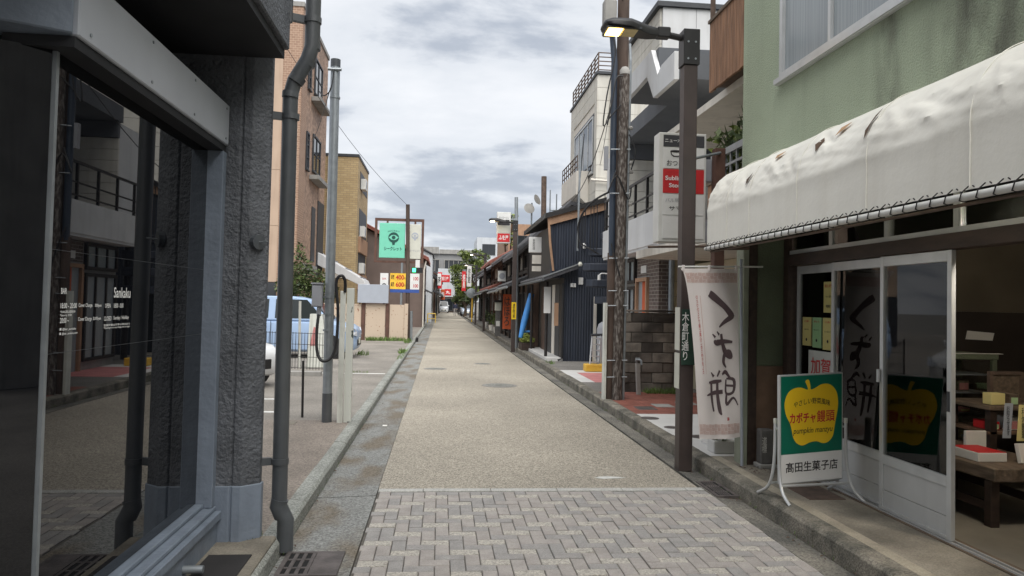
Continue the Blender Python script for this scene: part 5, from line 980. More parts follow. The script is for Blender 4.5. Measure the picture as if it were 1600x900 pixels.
for k in range(11):
    q = hr[int((len(hr)-1)*(k+1)/12)]; MB().tube([(q.x, q.y, q.z), (q.x, q.y, 3.2-.1*k*.1)], .012, 5).build('baluster', 'black_metal', sp)
MB().tube(smooth_pts([(4.3, 18.2, 2.52), (4.12, 18.2, 2.53), (4.05, 18.2, 2.48)]), .018, 6).build('spot_arm', 'sign_white', sp); MB().tube([(4.05, 18.2, 2.49), (4.05, 18.2, 2.36)], .04, 8).build('spot_lamp', 'sign_white', sp)
MB().tube([(3.72, 19.5, 3.2), (3.75, 19.5, 6.4)], .03, 8).build('mast', 'galv', sp)
# ladder, tank
ld = thing('step_ladder', 'folded aluminium step ladder standing in a yellow case', 'ladder', (3.7, 16.9, .12))
MB().box(3.45, 3.95, 16.8, 17.1, .12, .3).build('case', 'yellow_plastic', ld, bevel=.02)
for x in (3.55, 3.75): MB().bar((x, 16.85, .12), (x+.08, 16.95, .98), .03, .02).build('rail', 'alu', ld); MB().bar((x+.15, 17.15, .12), (x+.1, 16.98, .98), .025, .02).build('rear_rail', 'alu', ld)
for k in range(5): MB().bar((3.57+.016*k, 16.86+.02*k, .35+k*.14), (3.77+.016*k, 16.86+.02*k, .35+k*.14), .05, .02).build('rung', 'alu', ld)
MB().tube([(3.6, 16.92, .99), (3.9, 16.98, 1.0)], .03, 8).build('top', 'charcoal', ld)
gk = thing('gas_cylinder', 'grey gas cylinder beside the black house side door', 'gas cylinder', (4.15, 18.2, .12)); MB().lathe([(.16, .12), (.18, .16), (.18, 1.1), (.14, 1.22), (.06, 1.28)], 4.2, 18.2, 18).build('tank', 'gas_grey', gk, smooth=True); MB().tube([(4.2, 18.2, 1.27), (4.2, 18.2, 1.4)], .03, 8).build('valve', 'galv', gk)
# cream three storey building
cbn = thing('cream_building', 'cream three storey building with roof railing above the black house', 'building', (6.5, 26, .11)); CX = 5.2
MB().box(CX+.03, 10, 24.23, 29.2, .1, 9.7).build('core', 'plaster_white', cbn)
for k in range(18): MB().box(CX-.002, 10, 24.19, 24.228, 1.6+k*.45, 2.042+k*.45).build('siding_panel', 'cream_siding', cbn, bevel=.006)
for k in range(18):
    z = 1.6+k*.45
    if 6.3 < z+.3 and z < 8.5: 
        MB().box(CX-.001, CX+.029, 24.229, 24.6, z, z+.442).build('siding_panel', 'cream_siding', cbn); MB().box(CX-.001, CX+.029, 28.5, 29.2, z, z+.442).build('siding_panel', 'cream_siding', cbn)
    else: MB().box(CX-.001, CX+.029, 24.229, 29.2, z, z+.442).build('siding_panel', 'cream_siding', cbn, bevel=.004)
MB().box(CX+.02, CX+.035, 24.61, 28.49, 6.31, 8.5).build('recess', 'charcoal', cbn); window(cbn, (CX+.03, 0, 0), Y1, -X1, 24.8, 28.3, 6.4, 8.4, 'alu', 'window_glass', 4, 1, .06, .04, .01)
b = MB(); b.prism([(CX, 5.3), (CX, 6.55), (CX-.45, 6.55), (CX-.45, 5.7)], 'y', 25.4, 28.6); b.build('balcony', 'plaster_white', cbn, bevel=.01); r_ = MB()
for z in (6.7, 6.9, 7.1): r_.bar((CX-.42, 25.4, z), (CX-.42, 28.6, z), .03, .03)
r_.build('balcony_rail', 'rust', cbn)
for k in range(8): MB().box(CX-.435, CX-.405, 25.4+k*.45, 25.43+k*.45, 6.55, 7.1).build('rail_post', 'rust', cbn)
r_ = MB()
for z in (9.9, 10.05, 10.2, 10.35, 10.5): r_.bar((CX+.05, 24.3, z), (CX+.05, 29.2, z), .03, .03); r_.bar((CX+.05, 24.3, z), (10, 24.3, z), .03, .03)
r_.build('roof_railing', 'rust', cbn)
for k in range(9): MB().box(CX+.03, CX+.07, 24.28+k*.6, 24.32+k*.6, 9.7, 10.5).build('rail_post', 'rust', cbn)
MB().box(CX-.05, 10.1, 24.12, 29.3, 9.705, 9.8).build('roof_edge', 'charcoal', cbn); window(cbn, (CX, 0, 0), Y1, -X1, 25.0, 26.6, 3.6, 4.9, 'alu', 'window_glass', 2); MB().tube([(5.7, 24.1, 2), (5.7, 24.1, 9.6)], .05, 8).build('downpipe', 'plaster_white', cbn); MB().tube([(CX-.2, 24.05, 6.0), (5.9, 24.05, 5.95), (5.9, 24.05, 3)], .05, 8).build('drain_pipe', 'plaster_white', cbn)
for k in range(2): MB().tube([(CX-.7+k*.05, 24.6, 3.5), (CX-.35, 24.6, 7.7)], .02, 6).build('cable', 'charcoal', cbn)

# ================================================================== RIGHT: timber houses down the street
def tiles_on(parent, x0, z0, x1, z1, y0, y1, step, m='roof_tile', r_=.05):
    k = 0; y = y0
    while y < y1: MB().tube([(x0, y, z0), (x1, y, z1)], r_, 5).build('tile_ridge', m, parent); y += step
def townhouse(label, y0, y1, x, ze, zr, xr, side, wall, frame, eave=.55, lower=2.35, sash='plaster_white', rt_='roof_tile', n=3, depth=6):
    """side +1: right of the street (front faces -X); -1: left"""
    s = side; t = thing('town_house', label, 'house', (x+s*2, (y0+y1)/2, .1)); n_ = Vector((-s, 0, 0)); O = (x, 0, 0)
    def X_(a): return x+s*a
    def bx(a0, a1, *r2): return MB().box(min(X_(a0), X_(a1)), max(X_(a0), X_(a1)), *r2)
    slope = (zr-ze)/xr; wt = lambda a: ze+slope*a
    MB().prism([(X_(.05), .1), (X_(depth), .1), (X_(depth), wt(xr)-.3), (X_(xr), wt(xr)-.1), (X_(.05), ze+.05)], 'y', y0+.02, y1-.02).build('wall', wall, t)
    rf = MB().prism([(X_(-eave), ze-slope*eave+.05), (X_(xr), zr+.05), (X_(depth+.3), zr-.9), (X_(depth+.3), zr-.78), (X_(xr), zr+.19), (X_(-eave), ze-slope*eave+.17)], 'y', y0-.15, y1+.15).build('roof', rt_, t)
    tiles_on(rf, X_(-eave), ze-slope*eave+.18, X_(xr), zr+.2, y0-.1, y1+.15, .42, rt_)
    MB().prism([(X_(-eave), ze-slope*eave-.08), (X_(xr), zr-.08), (X_(xr), zr+.04), (X_(-eave), ze-slope*eave+.04)], 'y', y0-.18, y0-.13).build('barge_board', frame, t)
    l = MB().prism([(X_(.05), lower+.32), (X_(-.75), lower), (X_(-.75), lower+.09), (X_(.05), lower+.43)], 'y', y0, y1).build('lower_eave', rt_, t); tiles_on(l, X_(-.75), lower+.11, X_(0.04), lower+.44, y0+.1, y1, .42, rt_, .045)
    MB().tube([(X_(-.79), y0, lower-.0), (X_(-.79), y1, lower-.02)], .045, 8).build('gutter', 'galv', t, smooth=True)
    k = (y1-y0)/n
    for i in range(n+1):
        yy = y0+.05+i*(y1-y0-.1)/n; bx(-.04, .06, yy-.07, yy+.07, .12, ze).build('post', frame, t)
    for z in (lower+.55, ze-.25): bx(-.03, .055, y0+.1, y1-.1, z, z+.12).build('rail', frame, t)
    for i in range(n):
        a, b_ = y0+i*k+.2, y0+(i+1)*k-.2
        window(t, (X_(.05), 0, 0), Y1, n_, a, b_, lower+.7, ze-.3, frame, sash if i % 2 else 'window_glass', 2, 1, .06, .05, .01, 'upper_window', False)
        window(t, (X_(.05), 0, 0), Y1, n_, a, b_, .3, lower-.15, frame, 'window_glass' if i % 2 else 'frosted', 3, 1, .06, .05, .01, 'shopfront', False)
    b = MB()
    for i in range(4): bx(.4+i*.9, .5+i*.9, y0-.03, y0+.02, .12, wt(.4+i*.9)-.15).build('gable_post', frame, t)
    bx(.05, xr, y0-.025, y0+.019, ze-.2, ze-.05).build('gable_beam', frame, t)
    return t
townhouse('dark timber gabled house just beyond the black house', 25.9, 30.6, 3.15, 3.9, 5.3, 1.5, 1, 'timber', 'black_wood', .55, 2.3)
townhouse('brown timber town house with plaster panels behind the second lamp', 30.9, 37.4, 3.2, 3.9, 5.2, 2.2, 1, 'timber', 'black_wood', .6, 2.25)
townhouse('red roofed town house farther along the right side', 37.7, 46, 3.2, 4.1, 5.4, 2.4, 1, 'plaster_white', 'rust_brown', .7, 2.4, rt_='roof_red')
townhouse('low dark town house near the third lamp', 46.3, 56, 3.35, 3.8, 5.0, 2.4, 1, 'brown_plaster', 'black_wood', .6, 2.3)
townhouse('last town house before the green tree on the right', 56.3, 66, 3.5, 4.2, 5.4, 2.4, 1, 'timber', 'black_wood', .6, 2.3)
# their fittings
wsb = thing('box_sign', 'white box sign with dark characters on the black house front', 'sign', (2.95, 22, 3.3)); MB().box(2.68, 3.24, 22.0, 22.16, 3.3, 3.78).build('box', 'sign_white', wsb, bevel=.01); put('季\n節\n料\n理', (2.82, 22.0, 3.55), X1, Z1, .07, .34, 'ink', wsb); MB().box(3.2, 3.5, 22.05, 22.1, 3.5, 3.6).build('arm', 'black_metal', wsb)
for z0, z1 in ((2.95, 3.22), (2.72, 2.88)): MB().box(2.78, 3.4, 22.0, 22.05, z0, z1).build('plaster_board', 'plaster_white', bh)
tg = thing('pole_sign', 'tall tenant sign with red bottom panel beside the second lamp', 'sign', (2.2, 25.6, 3.8)); MB().box(1.92, 2.42, 25.5, 25.65, 3.85, 4.97).build('casing', 'alu_white', tg, bevel=.01); MB().box(1.95, 2.39, 25.49, 25.499, 4.62, 4.9).build('panel', 'sign_white', tg); MB().box(1.95, 2.39, 25.49, 25.499, 4.5, 4.6).build('panel', 'sign_dark', tg); MB().box(1.95, 2.39, 25.49, 25.499, 3.9, 4.2).build('panel', 'sign_red', tg); MB().box(1.95, 2.39, 25.49, 25.499, 4.22, 4.48).build('panel', 'sign_cream', tg)
put('サンロービル', (2.17, 25.49, 4.77), X1, Z1, .34, .08, 'ink', tg); put('ふを屋', (2.17, 25.49, 4.05), X1, Z1, .34, .17, 'lettering_white', tg, bold=.02)
MB().box(2.42, 2.66, 25.56, 25.62, 4.1, 4.16).build('arm', 'galv', tg); MB().box(2.42, 2.66, 25.56, 25.62, 4.7, 4.76).build('arm', 'galv', tg)
tag(MB().tube([(2.74, 25.7, .1), (2.62, 25.7, 5.55)], .065, 10).build('steel_pole', 'galv', smooth=True), 'plain galvanised pole just behind the second lamp', 'pole')
tb = thing('blue_tarp_roll', 'long blue wrapped pipe leaning against the timber house', 'pipe', (2.9, 24.4, .1)); MB().tube([(2.72, 24.3, .55), (2.85, 24.4, 1.1), (3.1, 24.5, 2.05)], [.07, .11, .1], 10).build('roll', 'tarp_blue', tb, smooth=True); MB().tube([(2.8, 24.45, .75), (3.15, 24.45, .76)], .04, 8).build('cross_roll', 'tarp_blue', tb)
pt_ = thing('planter_box', 'dark planter box with leafy green plants by the second lamp', 'planter', (3.0, 24.7, .11)); MB().box(2.76, 3.2, 24.2, 25.1, .11, .38).build('box', 'dark_wood', pt_, bevel=.01); leaves([(2.98, 24.3, .5, .25, .2, .16), (2.95, 24.7, .52, .25, .25, .17), (2.98, 25.0, .5, .22, .2, .15)], 420, .06, 31).build('foliage', 'leaf_lime', pt_)
nr = thing('noren_curtain', 'orange shop curtain with dark characters under the lower eave', 'curtain', (2.95, 32.2, .5)); MB().box(2.78, 3.16, 32.2, 32.22, .55, 2.12).build('cloth', 'noren', nr); put('は\nほ\nろ', (2.97, 32.2, 1.35), X1, Z1, .26, 1.3, 'rust_brown', nr, bold=.02)
ln = thing('stone_lantern', 'pale standing lantern sign beside the orange curtain', 'lantern', (2.5, 34.5, .1)); MB().box(2.62, 2.88, 34.4, 34.65, .11, .9).build('pedestal', 'stone', ln, bevel=.01); MB().box(2.60, 2.90, 34.38, 34.67, 1.35, 1.75).build('lamp_box', 'sign_cream', ln, bevel=.01); MB().box(2.64, 2.86, 34.42, 34.63, .9, 1.35).build('neck', 'stone', ln); MB().box(2.54, 2.96, 34.32, 34.73, 1.75, 1.85).build('cap', 'black_wood', ln); MB().box(2.66, 2.84, 34.38, 34.399, .6, .85).build('notice', 'paper_white', ln)
ac = thing('air_conditioner', 'white air conditioner unit on the lower eave of the town house', 'air conditioner', (2.8, 33, 2.7)); MB().box(2.6, 2.95, 32.9, 33.2, 2.72, 3.2).build('casing', 'alu_white', ac, bevel=.01); MB().tube([(2.77, 32.9, 2.96), (2.77, 32.888, 2.96)], .14, 16).build('fan_grille', 'gas_grey', ac)
for (x, y, lab) in ((2.98, 38.2, 'white pot with a dark shrub beside the third lamp'), (2.95, 41.5, 'small leafy pot plant beyond the white pot'), (3.0, 47.5, 'leafy pot plant near the far kerb')):
    t = thing('potted_plant', lab, 'plant', (x, y, .11)); MB().lathe([(.13, .11), (.18, .42), (.19, .44)], x, y, 12).build('pot', 'pot_white', t); leaves([(x, y, .85, .25, .25, .42)], 160, .07, int(y*10)).build('foliage', 'leaf_dark', t)
dsh = thing('satellite_dish', 'grey satellite dish pair on the roof of the timber house', 'antenna', (3.4, 27, 5.0)); MB().tube([(3.35, 27, 4.3), (3.35, 27, 5.55)], .035, 6).build('mast', 'galv', dsh)
for (dx_, dz, yw) in ((-.12, 5.3, .2), (.15, 5.65, .9)):
    d = MB(); d.lathe([(.01, 0), (.15, .02), (.21, .07)], 0, 0, 18); m4 = Matrix.Rotation(R(70), 4, 'X'); m5 = Matrix.Rotation(yw, 4, 'Z'); d.v = [m5 @ (m4 @ p)+Vector((3.35+dx_, 26.95, dz)) for p in d.v]; d.build('dish', 'concrete', dsh, smooth=True)
tag(MB().tube([(3.72, 26.3, 4.5), (3.70, 26.3, 6.45)], .1, 10).build('rusty_mast', 'rust'), 'rusty brown mast rising above the timber roofs', 'mast')
sf = thing('scaffold', 'thin grey scaffold tubes beside the cream building', 'scaffold', (4.6, 29, 4)); 
for x in (4.05, 4.3): MB().tube([(x, 27, 4.0), (x, 27, 6.1-(x-4)*.6)], .025, 6).build('upright', 'galv', sf)
MB().tube([(4.05, 27, 5.3), (4.9, 27, 5.3)], .025, 6).build('ledger', 'galv', sf); MB().tube([(4.05, 27, 4.9), (4.8, 27, 5.3)], .02, 6).build('brace', 'galv', sf)
for (x0, x1, y, z0, z1, m, lab, s_) in ((2.05, 2.4, 58, 3.0, 4.75, 'sign_white', 'narrow white vertical sign by the fourth lamp', '旅\n館'), (1.75, 2.1, 62, 2.7, 4.4, 'sign_red', 'narrow red vertical sign left of the white one', '焼\n鳥')):
    t = thing('vertical_sign', lab, 'sign', ((x0+x1)/2, y, z0)); MB().box(x0, x1, y, y+.15, z0, z1).build('box', m, t); put(s_, ((x0+x1)/2, y, (z0+z1)/2), X1, Z1, .22, (z1-z0)*.7, 'ink' if m == 'sign_white' else 'lettering_white', t, bold=.01); MB().box(x1, x1+1.2, y+.05, y+.1, z1-.3, z1-.2).build('arm', 'black_metal', t)
def mirror():
    t = thing('traffic_mirror', 'round convex traffic mirror on a pole at the right kerb', 'mirror', (2.55, 60, .1)); MB().tube([(2.6, 60.1, .1), (2.6, 60.1, 2.9)], .045, 8).build('post', 'sign_orange', t); q = MB(); q.lathe([(.42, 0), (.40, .05), (.01, .12)], 0, 0, 20); q.v = [Vector((p.x+2.5, 60-p.z, p.y+2.5)) for p in q.v]; q.build('glass', 'galv', t, smooth=True)
mirror()

# ================================================================== LEFT: pink building and neighbours
pb = thing('pink_building', 'tall salmon pink tiled building behind the parking lot', 'building', (-8, 34.5, .07)); PX = -6.2
MB().box(-14, PX-.01, 31.34, 38.2, 0, 14.3).build('core', 'peach_tile', pb)
for k in range(5): MB().box(-14, -6.98, 31.3, 31.338, 2.4+k*2.4, 4.79+k*2.4).build('wall_panel', 'peach', pb, bevel=.008)
MB().box(-6.975, PX, 31.29, 31.339, 0, 14.4).build('tile_strip', 'mosaic', pb); MB().box(PX-.011, PX+.01, 31.34, 32.6, 0, 14.4).build('tile_strip', 'mosaic', pb)
MB().box(-14, PX+.05, 31.25, 38.25, 14.302, 14.5).build('roof_edge', 'concrete', pb)
MB().box(-14, -6.99, 31.28, 31.339, .1, 2.38).build('ground_wall', 'charcoal', pb)
for z in (11.4, 7.75): 
    window(pb, (PX, 0, 0), Y1, X1, 34.3, 36.3, z, z+1.75, 'charcoal', 'window_glass', 2, 2, .08, .06, .01); MB().box(PX, PX+.45, 33.7, 36.5, z-.5, z-.3).build('canopy', 'concrete', pb, bevel=.01)
    window(pb, (PX, 0, 0), Y1, X1, 32.7, 33.3, z-.2, z+1.5, 'charcoal', 'window_glass', 1, 3, .08, .06, .01)
MB().box(PX-.005, PX+.03, 34.6, 35.5, 3.5, 6.1).build('dark_opening', 'charcoal', pb); MB().box(PX-.005, PX+.03, 36.2, 38.0, 2.8, 6.6).build('dark_opening', 'charcoal', pb); MB().box(PX, PX+.08, 32.6, 36, 3.0, 3.3).build('ledge', 'concrete', pb)
iv = thing('ivy_bush', 'dark green ivy bush in front of the pink building', 'bush', (-5.6, 30.9, .07)); leaves([(-5.9, 31, 2.9, .5, .35, .7), (-5.3, 30.8, 2.4, .7, .4, .6), (-6.2, 30.9, 2.2, .8, .4, .6), (-5.6, 30.8, 1.6, 1.1, .4, .8), (-6.0, 31, 3.7, .25, .25, .4), (-4.6, 30.9, 2.1, .3, .3, .4)], 3800, .075, 41).build('foliage', 'leaf_dark', iv)
for x in (-6, -5.4, -4.8): MB().tube([(x, 31, .07), (x+.1, 31, 2.5)], .04, 6).build('stem', 'bark', iv)
tbk = thing('tan_building', 'tan brick apartment block with recessed balconies', 'building', (-6, 42, .07)); TX = -4.72
MB().box(-9, TX, 40, 45.4, 0, 9.6).build('wall', 'brick_tan', tbk); MB().box(-9, TX+.04, 39.95, 45.45, 9.602, 9.75).build('roof_edge', 'charcoal', tbk)
for z in (3.2, 5.3, 8.0): 
    h_ = .9; MB().box(TX-.01, TX+.02, 41.0, 44.8, z, z+1.6 if z < 8 else z+1.0).build('balcony_recess', 'charcoal', tbk); 
    if z < 8: MB().box(TX, TX+.12, 40.9, 44.9, z-.9, z-.01).build('balcony_front', 'fascia_brown', tbk, bevel=.01)
    a_ = MB().box(TX+.02, TX+.3, 41.3, 42.2, z+.02, z+.62).build('air_conditioner', 'alu_white', tbk, bevel=.01); MB().tube([(TX+.3, 41.75, z+.32), (TX+.312, 41.75, z+.32)], .22, 14).build('fan_grille', 'gas_grey', a_)
MB().box(-6.6, -4.7, 39.93, 39.99, 2.9, 3.1).build('ledge', 'plaster_white', tbk)
MB().box(-6.35, -6.28, 39.9, 39.99, 0, 9.6).build('downpipe', 'plaster_white', tbk)
cn = thing('canopy_roof', 'sloping white canopy roof below the tan brick block', 'canopy', (-5.5, 37.5, .07)); MB().prism([(-6.6, 4.3), (-3.9, 2.75), (-3.75, 2.45), (-3.85, 2.35), (-6.6, 3.6)], 'y', 36.5, 39).build('sheet', 'white_wall', cn, bevel=.02)
for x in (-6.3, -4.1): MB().tube([(x, 37, .07), (x, 37, 2.9)], .05, 8).build('post', 'rust_brown', cn)
for k in range(4): MB().prism([(-6.3+k*.75, 4.14-k*.43), (-6.27+k*.75, 4.12-k*.43), (-6.27+k*.75, 4.16-k*.43), (-6.3+k*.75, 4.18-k*.43)], 'y', 36.5, 39).build('batten', 'gas_grey', cn)
brh = thing('brown_house', 'brown plastered house with a sloping roof behind the mint sign', 'house', (-3, 49, .07))
MB().prism([(-5.6, 0), (-1.15, 0), (-1.15, 4.35), (-4.9, 6.3), (-5.6, 5.9)], 'y', 46, 54).build('wall', 'brown_plaster', brh); rf = MB().prism([(-5.9, 6.0), (-4.9, 6.55), (-.85, 4.45), (-.85, 4.3), (-4.9, 6.38), (-5.9, 5.85)], 'y', 45.7, 54.2).build('roof', 'roof_red', brh); tiles_on(rf, -4.9, 6.58, -.85, 4.48, 45.8, 54, .6, 'roof_red')
MB().tube([(-1.0, 45.9, 4.3), (-1.12, 45.9, 3.7), (-1.12, 45.9, .1)], .05, 8).build('downpipe', 'plaster_white', brh); window(brh, (-1.15, 0, 0), Y1, X1, 47, 49, 2.8, 4.0, 'charcoal', 'window_glass', 2); window(brh, (-1.15, 0, 0), Y1, X1, 50, 53, .4, 2.2, 'charcoal', 'window_glass', 3); MB().prism([(-1.2, 2.5), (-.6, 2.25), (-.6, 2.32), (-1.2, 2.6)], 'y', 46, 53).build('lower_eave', 'roof_tile', brh)
# beige wall
bgw = thing('beige_fence', 'beige panel fence with rusty posts along the lot', 'fence', (-3.2, 30, .06))
for (a, b_) in ((-7.2, -5.5), (-5.45, -3.25), (-3.08, -2.27), (-2.1, -1.5)): MB().box(a, b_, 29.97, 30.04, .06, 1.55).build('panel', 'beige_wall', bgw, bevel=.006)
for x in (-5.48, -3.17, -2.18, -1.42): MB().box(x-.075, x+.075, 29.93, 30.08, .05, 1.6).build('post', 'rust_brown' if x < -1.5 else 'beige_wall', bgw, bevel=.006)
tag(MB().box(-3.4, -2.15, 29.8, 29.86, 1.6, 2.36).build('blank_board', 'board_grey', bevel=.01), 'blank grey board standing above the beige fence', 'board')
for x in (-3.1, -2.4): pass
# mint sign
ms = thing('bar_sign', 'mint green sign and cream sign hanging in a rusty frame', 'sign', (-1.4, 30.3, .06)); b = MB()
for q in ((-2.82, -.78, 5.05, 5.16), (-2.82, -.78, 3.3, 3.38)): b.box(q[0], q[1], 30.25, 30.35, q[2], q[3])
b.box(-2.82, -2.72, 30.25, 30.35, 3.381, 5.049); b.box(-.88, -.78, 30.25, 30.35, 3.381, 5.049); b.build('frame', 'rust_brown', ms); MB().tube([(-1.34, 30.2, .05), (-1.48, 30.2, 5.75)], .085, 10).build('post', 'pole_brown', ms, smooth=True); MB().tube([(-1.2, 30.15, .05), (-1.22, 30.15, 1.3)], .06, 10).build('side_pipe', 'galv', ms)
mn = MB().box(-2.62, -1.56, 30.2, 30.34, 3.5, 4.95).build('mint_panel', 'sign_mint', ms, bevel=.01); crm = MB().box(-1.42, -.9, 30.22, 30.34, 3.48, 4.93).build('cream_panel', 'sign_cream', ms, bevel=.01)
def eye(cx, y, cz, r_, m1, m2, par):
    MB().fprism([(math.cos(a)*r_, math.sin(a)*r_) for a in [k*2*math.pi/24 for k in range(24)]], (cx, y, cz), X1, -Y1, .002, .01).build('eye_mark', m1, par); MB().fprism([(-.92*r_, 0), (-.4*r_, .42*r_), (0, .5*r_), (.4*r_, .42*r_), (.92*r_, 0), (.4*r_, -.42*r_), (0, -.5*r_), (-.4*r_, -.42*r_)], (cx, y, cz), X1, -Y1, .011, .014).build('eye_mark', m2, par); MB().fprism([(math.cos(a)*r_*.36, math.sin(a)*r_*.36) for a in [k*2*math.pi/16 for k in range(16)]], (cx, y, cz), X1, -Y1, .015, .018).build('eye_mark', m1, par); MB().fprism([(-.3*r_, -.9*r_), (.3*r_, -.9*r_), (.2*r_, -1.4*r_), (-.2*r_, -1.4*r_)], (cx, y, cz), X1, -Y1, .002, .009).build('eye_mark', m1, par)
eye(-2.03, 30.2, 4.35, .22, 'ink_teal', 'sign_mint', mn); put('シークレット', (-2.05, 30.2, 3.88), X1, Z1, .74, .17, 'ink_teal', mn, bold=.03); put('SECRET', (-2.03, 30.2, 4.63), X1, Z1, .5, .06, 'ink_teal', mn, warp=lambda a, b_: (a, b_-a*a*.7))
eye(-1.15, 30.22, 4.45, .14, 'board_grey', 'sign_cream', crm); put('シークレット', (-1.15, 30.22, 3.82), X1, Z1, .42, .09, 'gas_grey', crm, bold=.02)
for x in (-2.3, -1.15): MB().box(x-.04, x+.04, 30.26, 30.3, 4.94, 5.06).build('hanger', 'rust_brown', ms)
MB().box(-1.1, -.92, 30.24, 30.4, 3.1, 3.45).build('lamp_box', 'sign_white', ms); MB().box(-1.25, -.8, 30.2, 30.3, 2.9, 3.12).build('led_box', 'plastic_black', ms); MB().box(-1.22, -1.08, 30.185, 30.199, 2.93, 3.09).build('green_light', 'lamp_green', ms)
pk_ = thing('parking_price_sign', 'yellow and white parking price sign under the mint sign', 'sign', (-1.5, 30, 2)); MB().box(-2.12, -1.48, 30.1, 30.14, 2.2, 2.86).build('yellow_panel', 'sign_orange', pk_); MB().box(-1.3, -.92, 30.1, 30.14, 2.2, 2.86).build('white_panel', 'sign_white', pk_); MB().box(-2.12, -.92, 30.105, 30.135, 2.06, 2.198).build('blue_panel', 'sign_blue', pk_); MB().tube([(-1.65, 30.17, .05), (-1.65, 30.17, 3.3)], .05, 8).build('post', 'galv', pk_)
for z, s_ in ((2.69, '400'), (2.39, '600')): put(s_, (-1.72, 30.1, z), X1, Z1, .34, .2, 'ink_red', pk_, bold=.03); put('昼間\n最大', (-2.02, 30.1, z), X1, Z1, .13, .19, 'ink', pk_, bold=.02); put('100', (-1.06, 30.1, z-.04), X1, Z1, .2, .15, 'ink_red', pk_, bold=.02); put('円', (-1.52, 30.1, z-.05), X1, Z1, .06, .1, 'ink', pk_)
ws2 = thing('white_notice', 'small white notice board left of the price sign', 'sign', (-2.36, 30, 2.2)); MB().box(-2.53, -2.2, 30.1, 30.13, 2.18, 2.85).build('panel', 'sign_white', ws2); eye(-2.36, 30.1, 2.34, .09, 'ink', 'sign_white', ws2); put('BAR', (-2.36, 30.1, 2.62), X1, Z1, .16, .08, 'ink_red', ws2); MB().tube([(-2.36, 30.16, .05), (-2.36, 30.16, 2.5)], .04, 8).build('post', 'rust_brown', ws2)
tag(MB().tube([(-.93, 29.2, .08), (-.93, 29.2, .2), (-.90, 29.2, .24)], .06, 8).build('traffic_bump', 'plastic_black'), 'small dark object lying by the far left kerb', 'object')
# left wires
for (a, b_, lab) in (((-1.48, 30.2, 5.7), (-5, 18, 9.5), 'thin wire running from the mint sign post up to the left'), ((-1.49, 9.75, 4.78), (-6.2, 33, 9.0), 'thin wire from the grey pole to the pink building')):
    a = Vector(a); b_ = Vector(b_); tag(MB().tube([a.lerp(b_, k/12)-Vector((0, 0, .5*math.sin(k/12*math.pi))) for k in range(13)], .008, 5).build('overhead_wire', 'plastic_black'), lab, 'wire')

# ================================================================== far end of the street
wc = thing('metal_house', 'narrow white corrugated metal house on the left', 'house', (-2, 60, .08)); MB().prism([(-4, 0), (-.75, 0), (-.75, 5.4), (-1.5, 5.8), (-4, 5.8)], 'y', 57, 63).build('wall', 'metal_siding', wc); corrugated(-3.9, -.76, 56.97, lambda x: 5.4 if x > -1.5 else 5.75, .1, .3).build('front_siding', 'metal_siding', wc); MB().prism([(-4.1, 5.82), (-1.5, 5.82), (-.65, 5.42), (-.65, 5.5), (-1.5, 5.95), (-4.1, 5.95)], 'y', 56.8, 63.1).build('roof', 'roof_tile', wc); window(wc, (-.75, 0, 0), Y1, X1, 58, 60, 1.0, 2.5, 'charcoal', 'window_glass', 2)
yr = thing('yellow_rail', 'low yellow hoop rail at the left kerb', 'barrier', (-.8, 56, .08)); MB().tube(smooth_pts([(-1.0, 56.2, .08), (-1.0, 56.2, .7), (-.95, 56.2, .78), (-.45, 56.2, .78), (-.4, 56.2, .7), (-.4, 56.2, .08)]), .04, 8).build('hoop', 'rail_yellow', yr); MB().tube([(-1.0, 56.2, .4), (-.4, 56.2, .4)], .03, 6).build('rail', 'rail_yellow', yr)
for (lab, y0, y1, x, ze, w_, f_) in (('dark left house beyond the metal house', 63.5, 72, -.9, 4.0, 'brown_plaster', 'black_wood'), ('plaster left house beside the red signs', 72.5, 84, -.7, 4.6, 'plaster_white', 'rust_brown'), ('grey left house near the far vehicles', 84.5, 98, -.5, 4.4, 'concrete', 'charcoal'), ('farthest left house before the white van', 98.5, 112, -.3, 4.6, 'plaster_white', 'black_wood')): townhouse(lab, y0, y1, x, ze, ze+1.2, 2.2, -1, w_, f_, .5, 2.4)
for (x, y, z, w_, h_, m, lab, s_) in ((.35, 74, 3.75, 1.0, .75, 'sign_red', 'wide red sign with white characters over the left side', '居酒屋'), (-.15, 70, 3.0, .4, 1.6, 'sign_red', 'tall dark red sign in front of the wide red one', '酒'), (.9, 98, 2.6, .9, .9, 'sign_red', 'small red round-cornered sign far down the street', '丸'), (.2, 90, 2.0, .5, 1.3, 'noren', 'orange red vertical sign on the far left', '鮨'), (-.2, 66, 3.2, .35, 1.1, 'sign_white', 'narrow white sign on the dark left house', '茶')):
    t = thing('projecting_sign', lab, 'sign', (x, y, z)); MB().box(x-w_/2, x+w_/2, y, y+.15, z, z+h_).build('box', m, t, bevel=.03); put(s_, (x, y, z+h_/2), X1, Z1, w_*.7, h_*.5, 'lettering_white' if m != 'sign_white' else 'ink', t, bold=.02); MB().box(-1.5, x-w_/2, y+.05, y+.1, z+h_*.7, z+h_*.7+.08).build('arm', 'black_metal', t)
def tree(label, x, y, h, blobs, n_, sz, m, seed):
    t = thing('street_tree', label, 'tree', (x, y, .1)); b = MB(); b.tube([(x, y, 0), (x+.1, y, h*.3), (x-.05, y, h*.6)], [.22, .16, .08], 8)
    rr = random.Random(seed)
    for bl in blobs: b.tube([(x, y, h*.3+rr.uniform(0, h*.2)), (bl[0], bl[1], bl[2])], [.08, .02], 5)
    b.build('trunk', 'bark', t); leaves(blobs, n_, sz, seed).build('crown', m, t)
rr = random.Random(77); bl = []
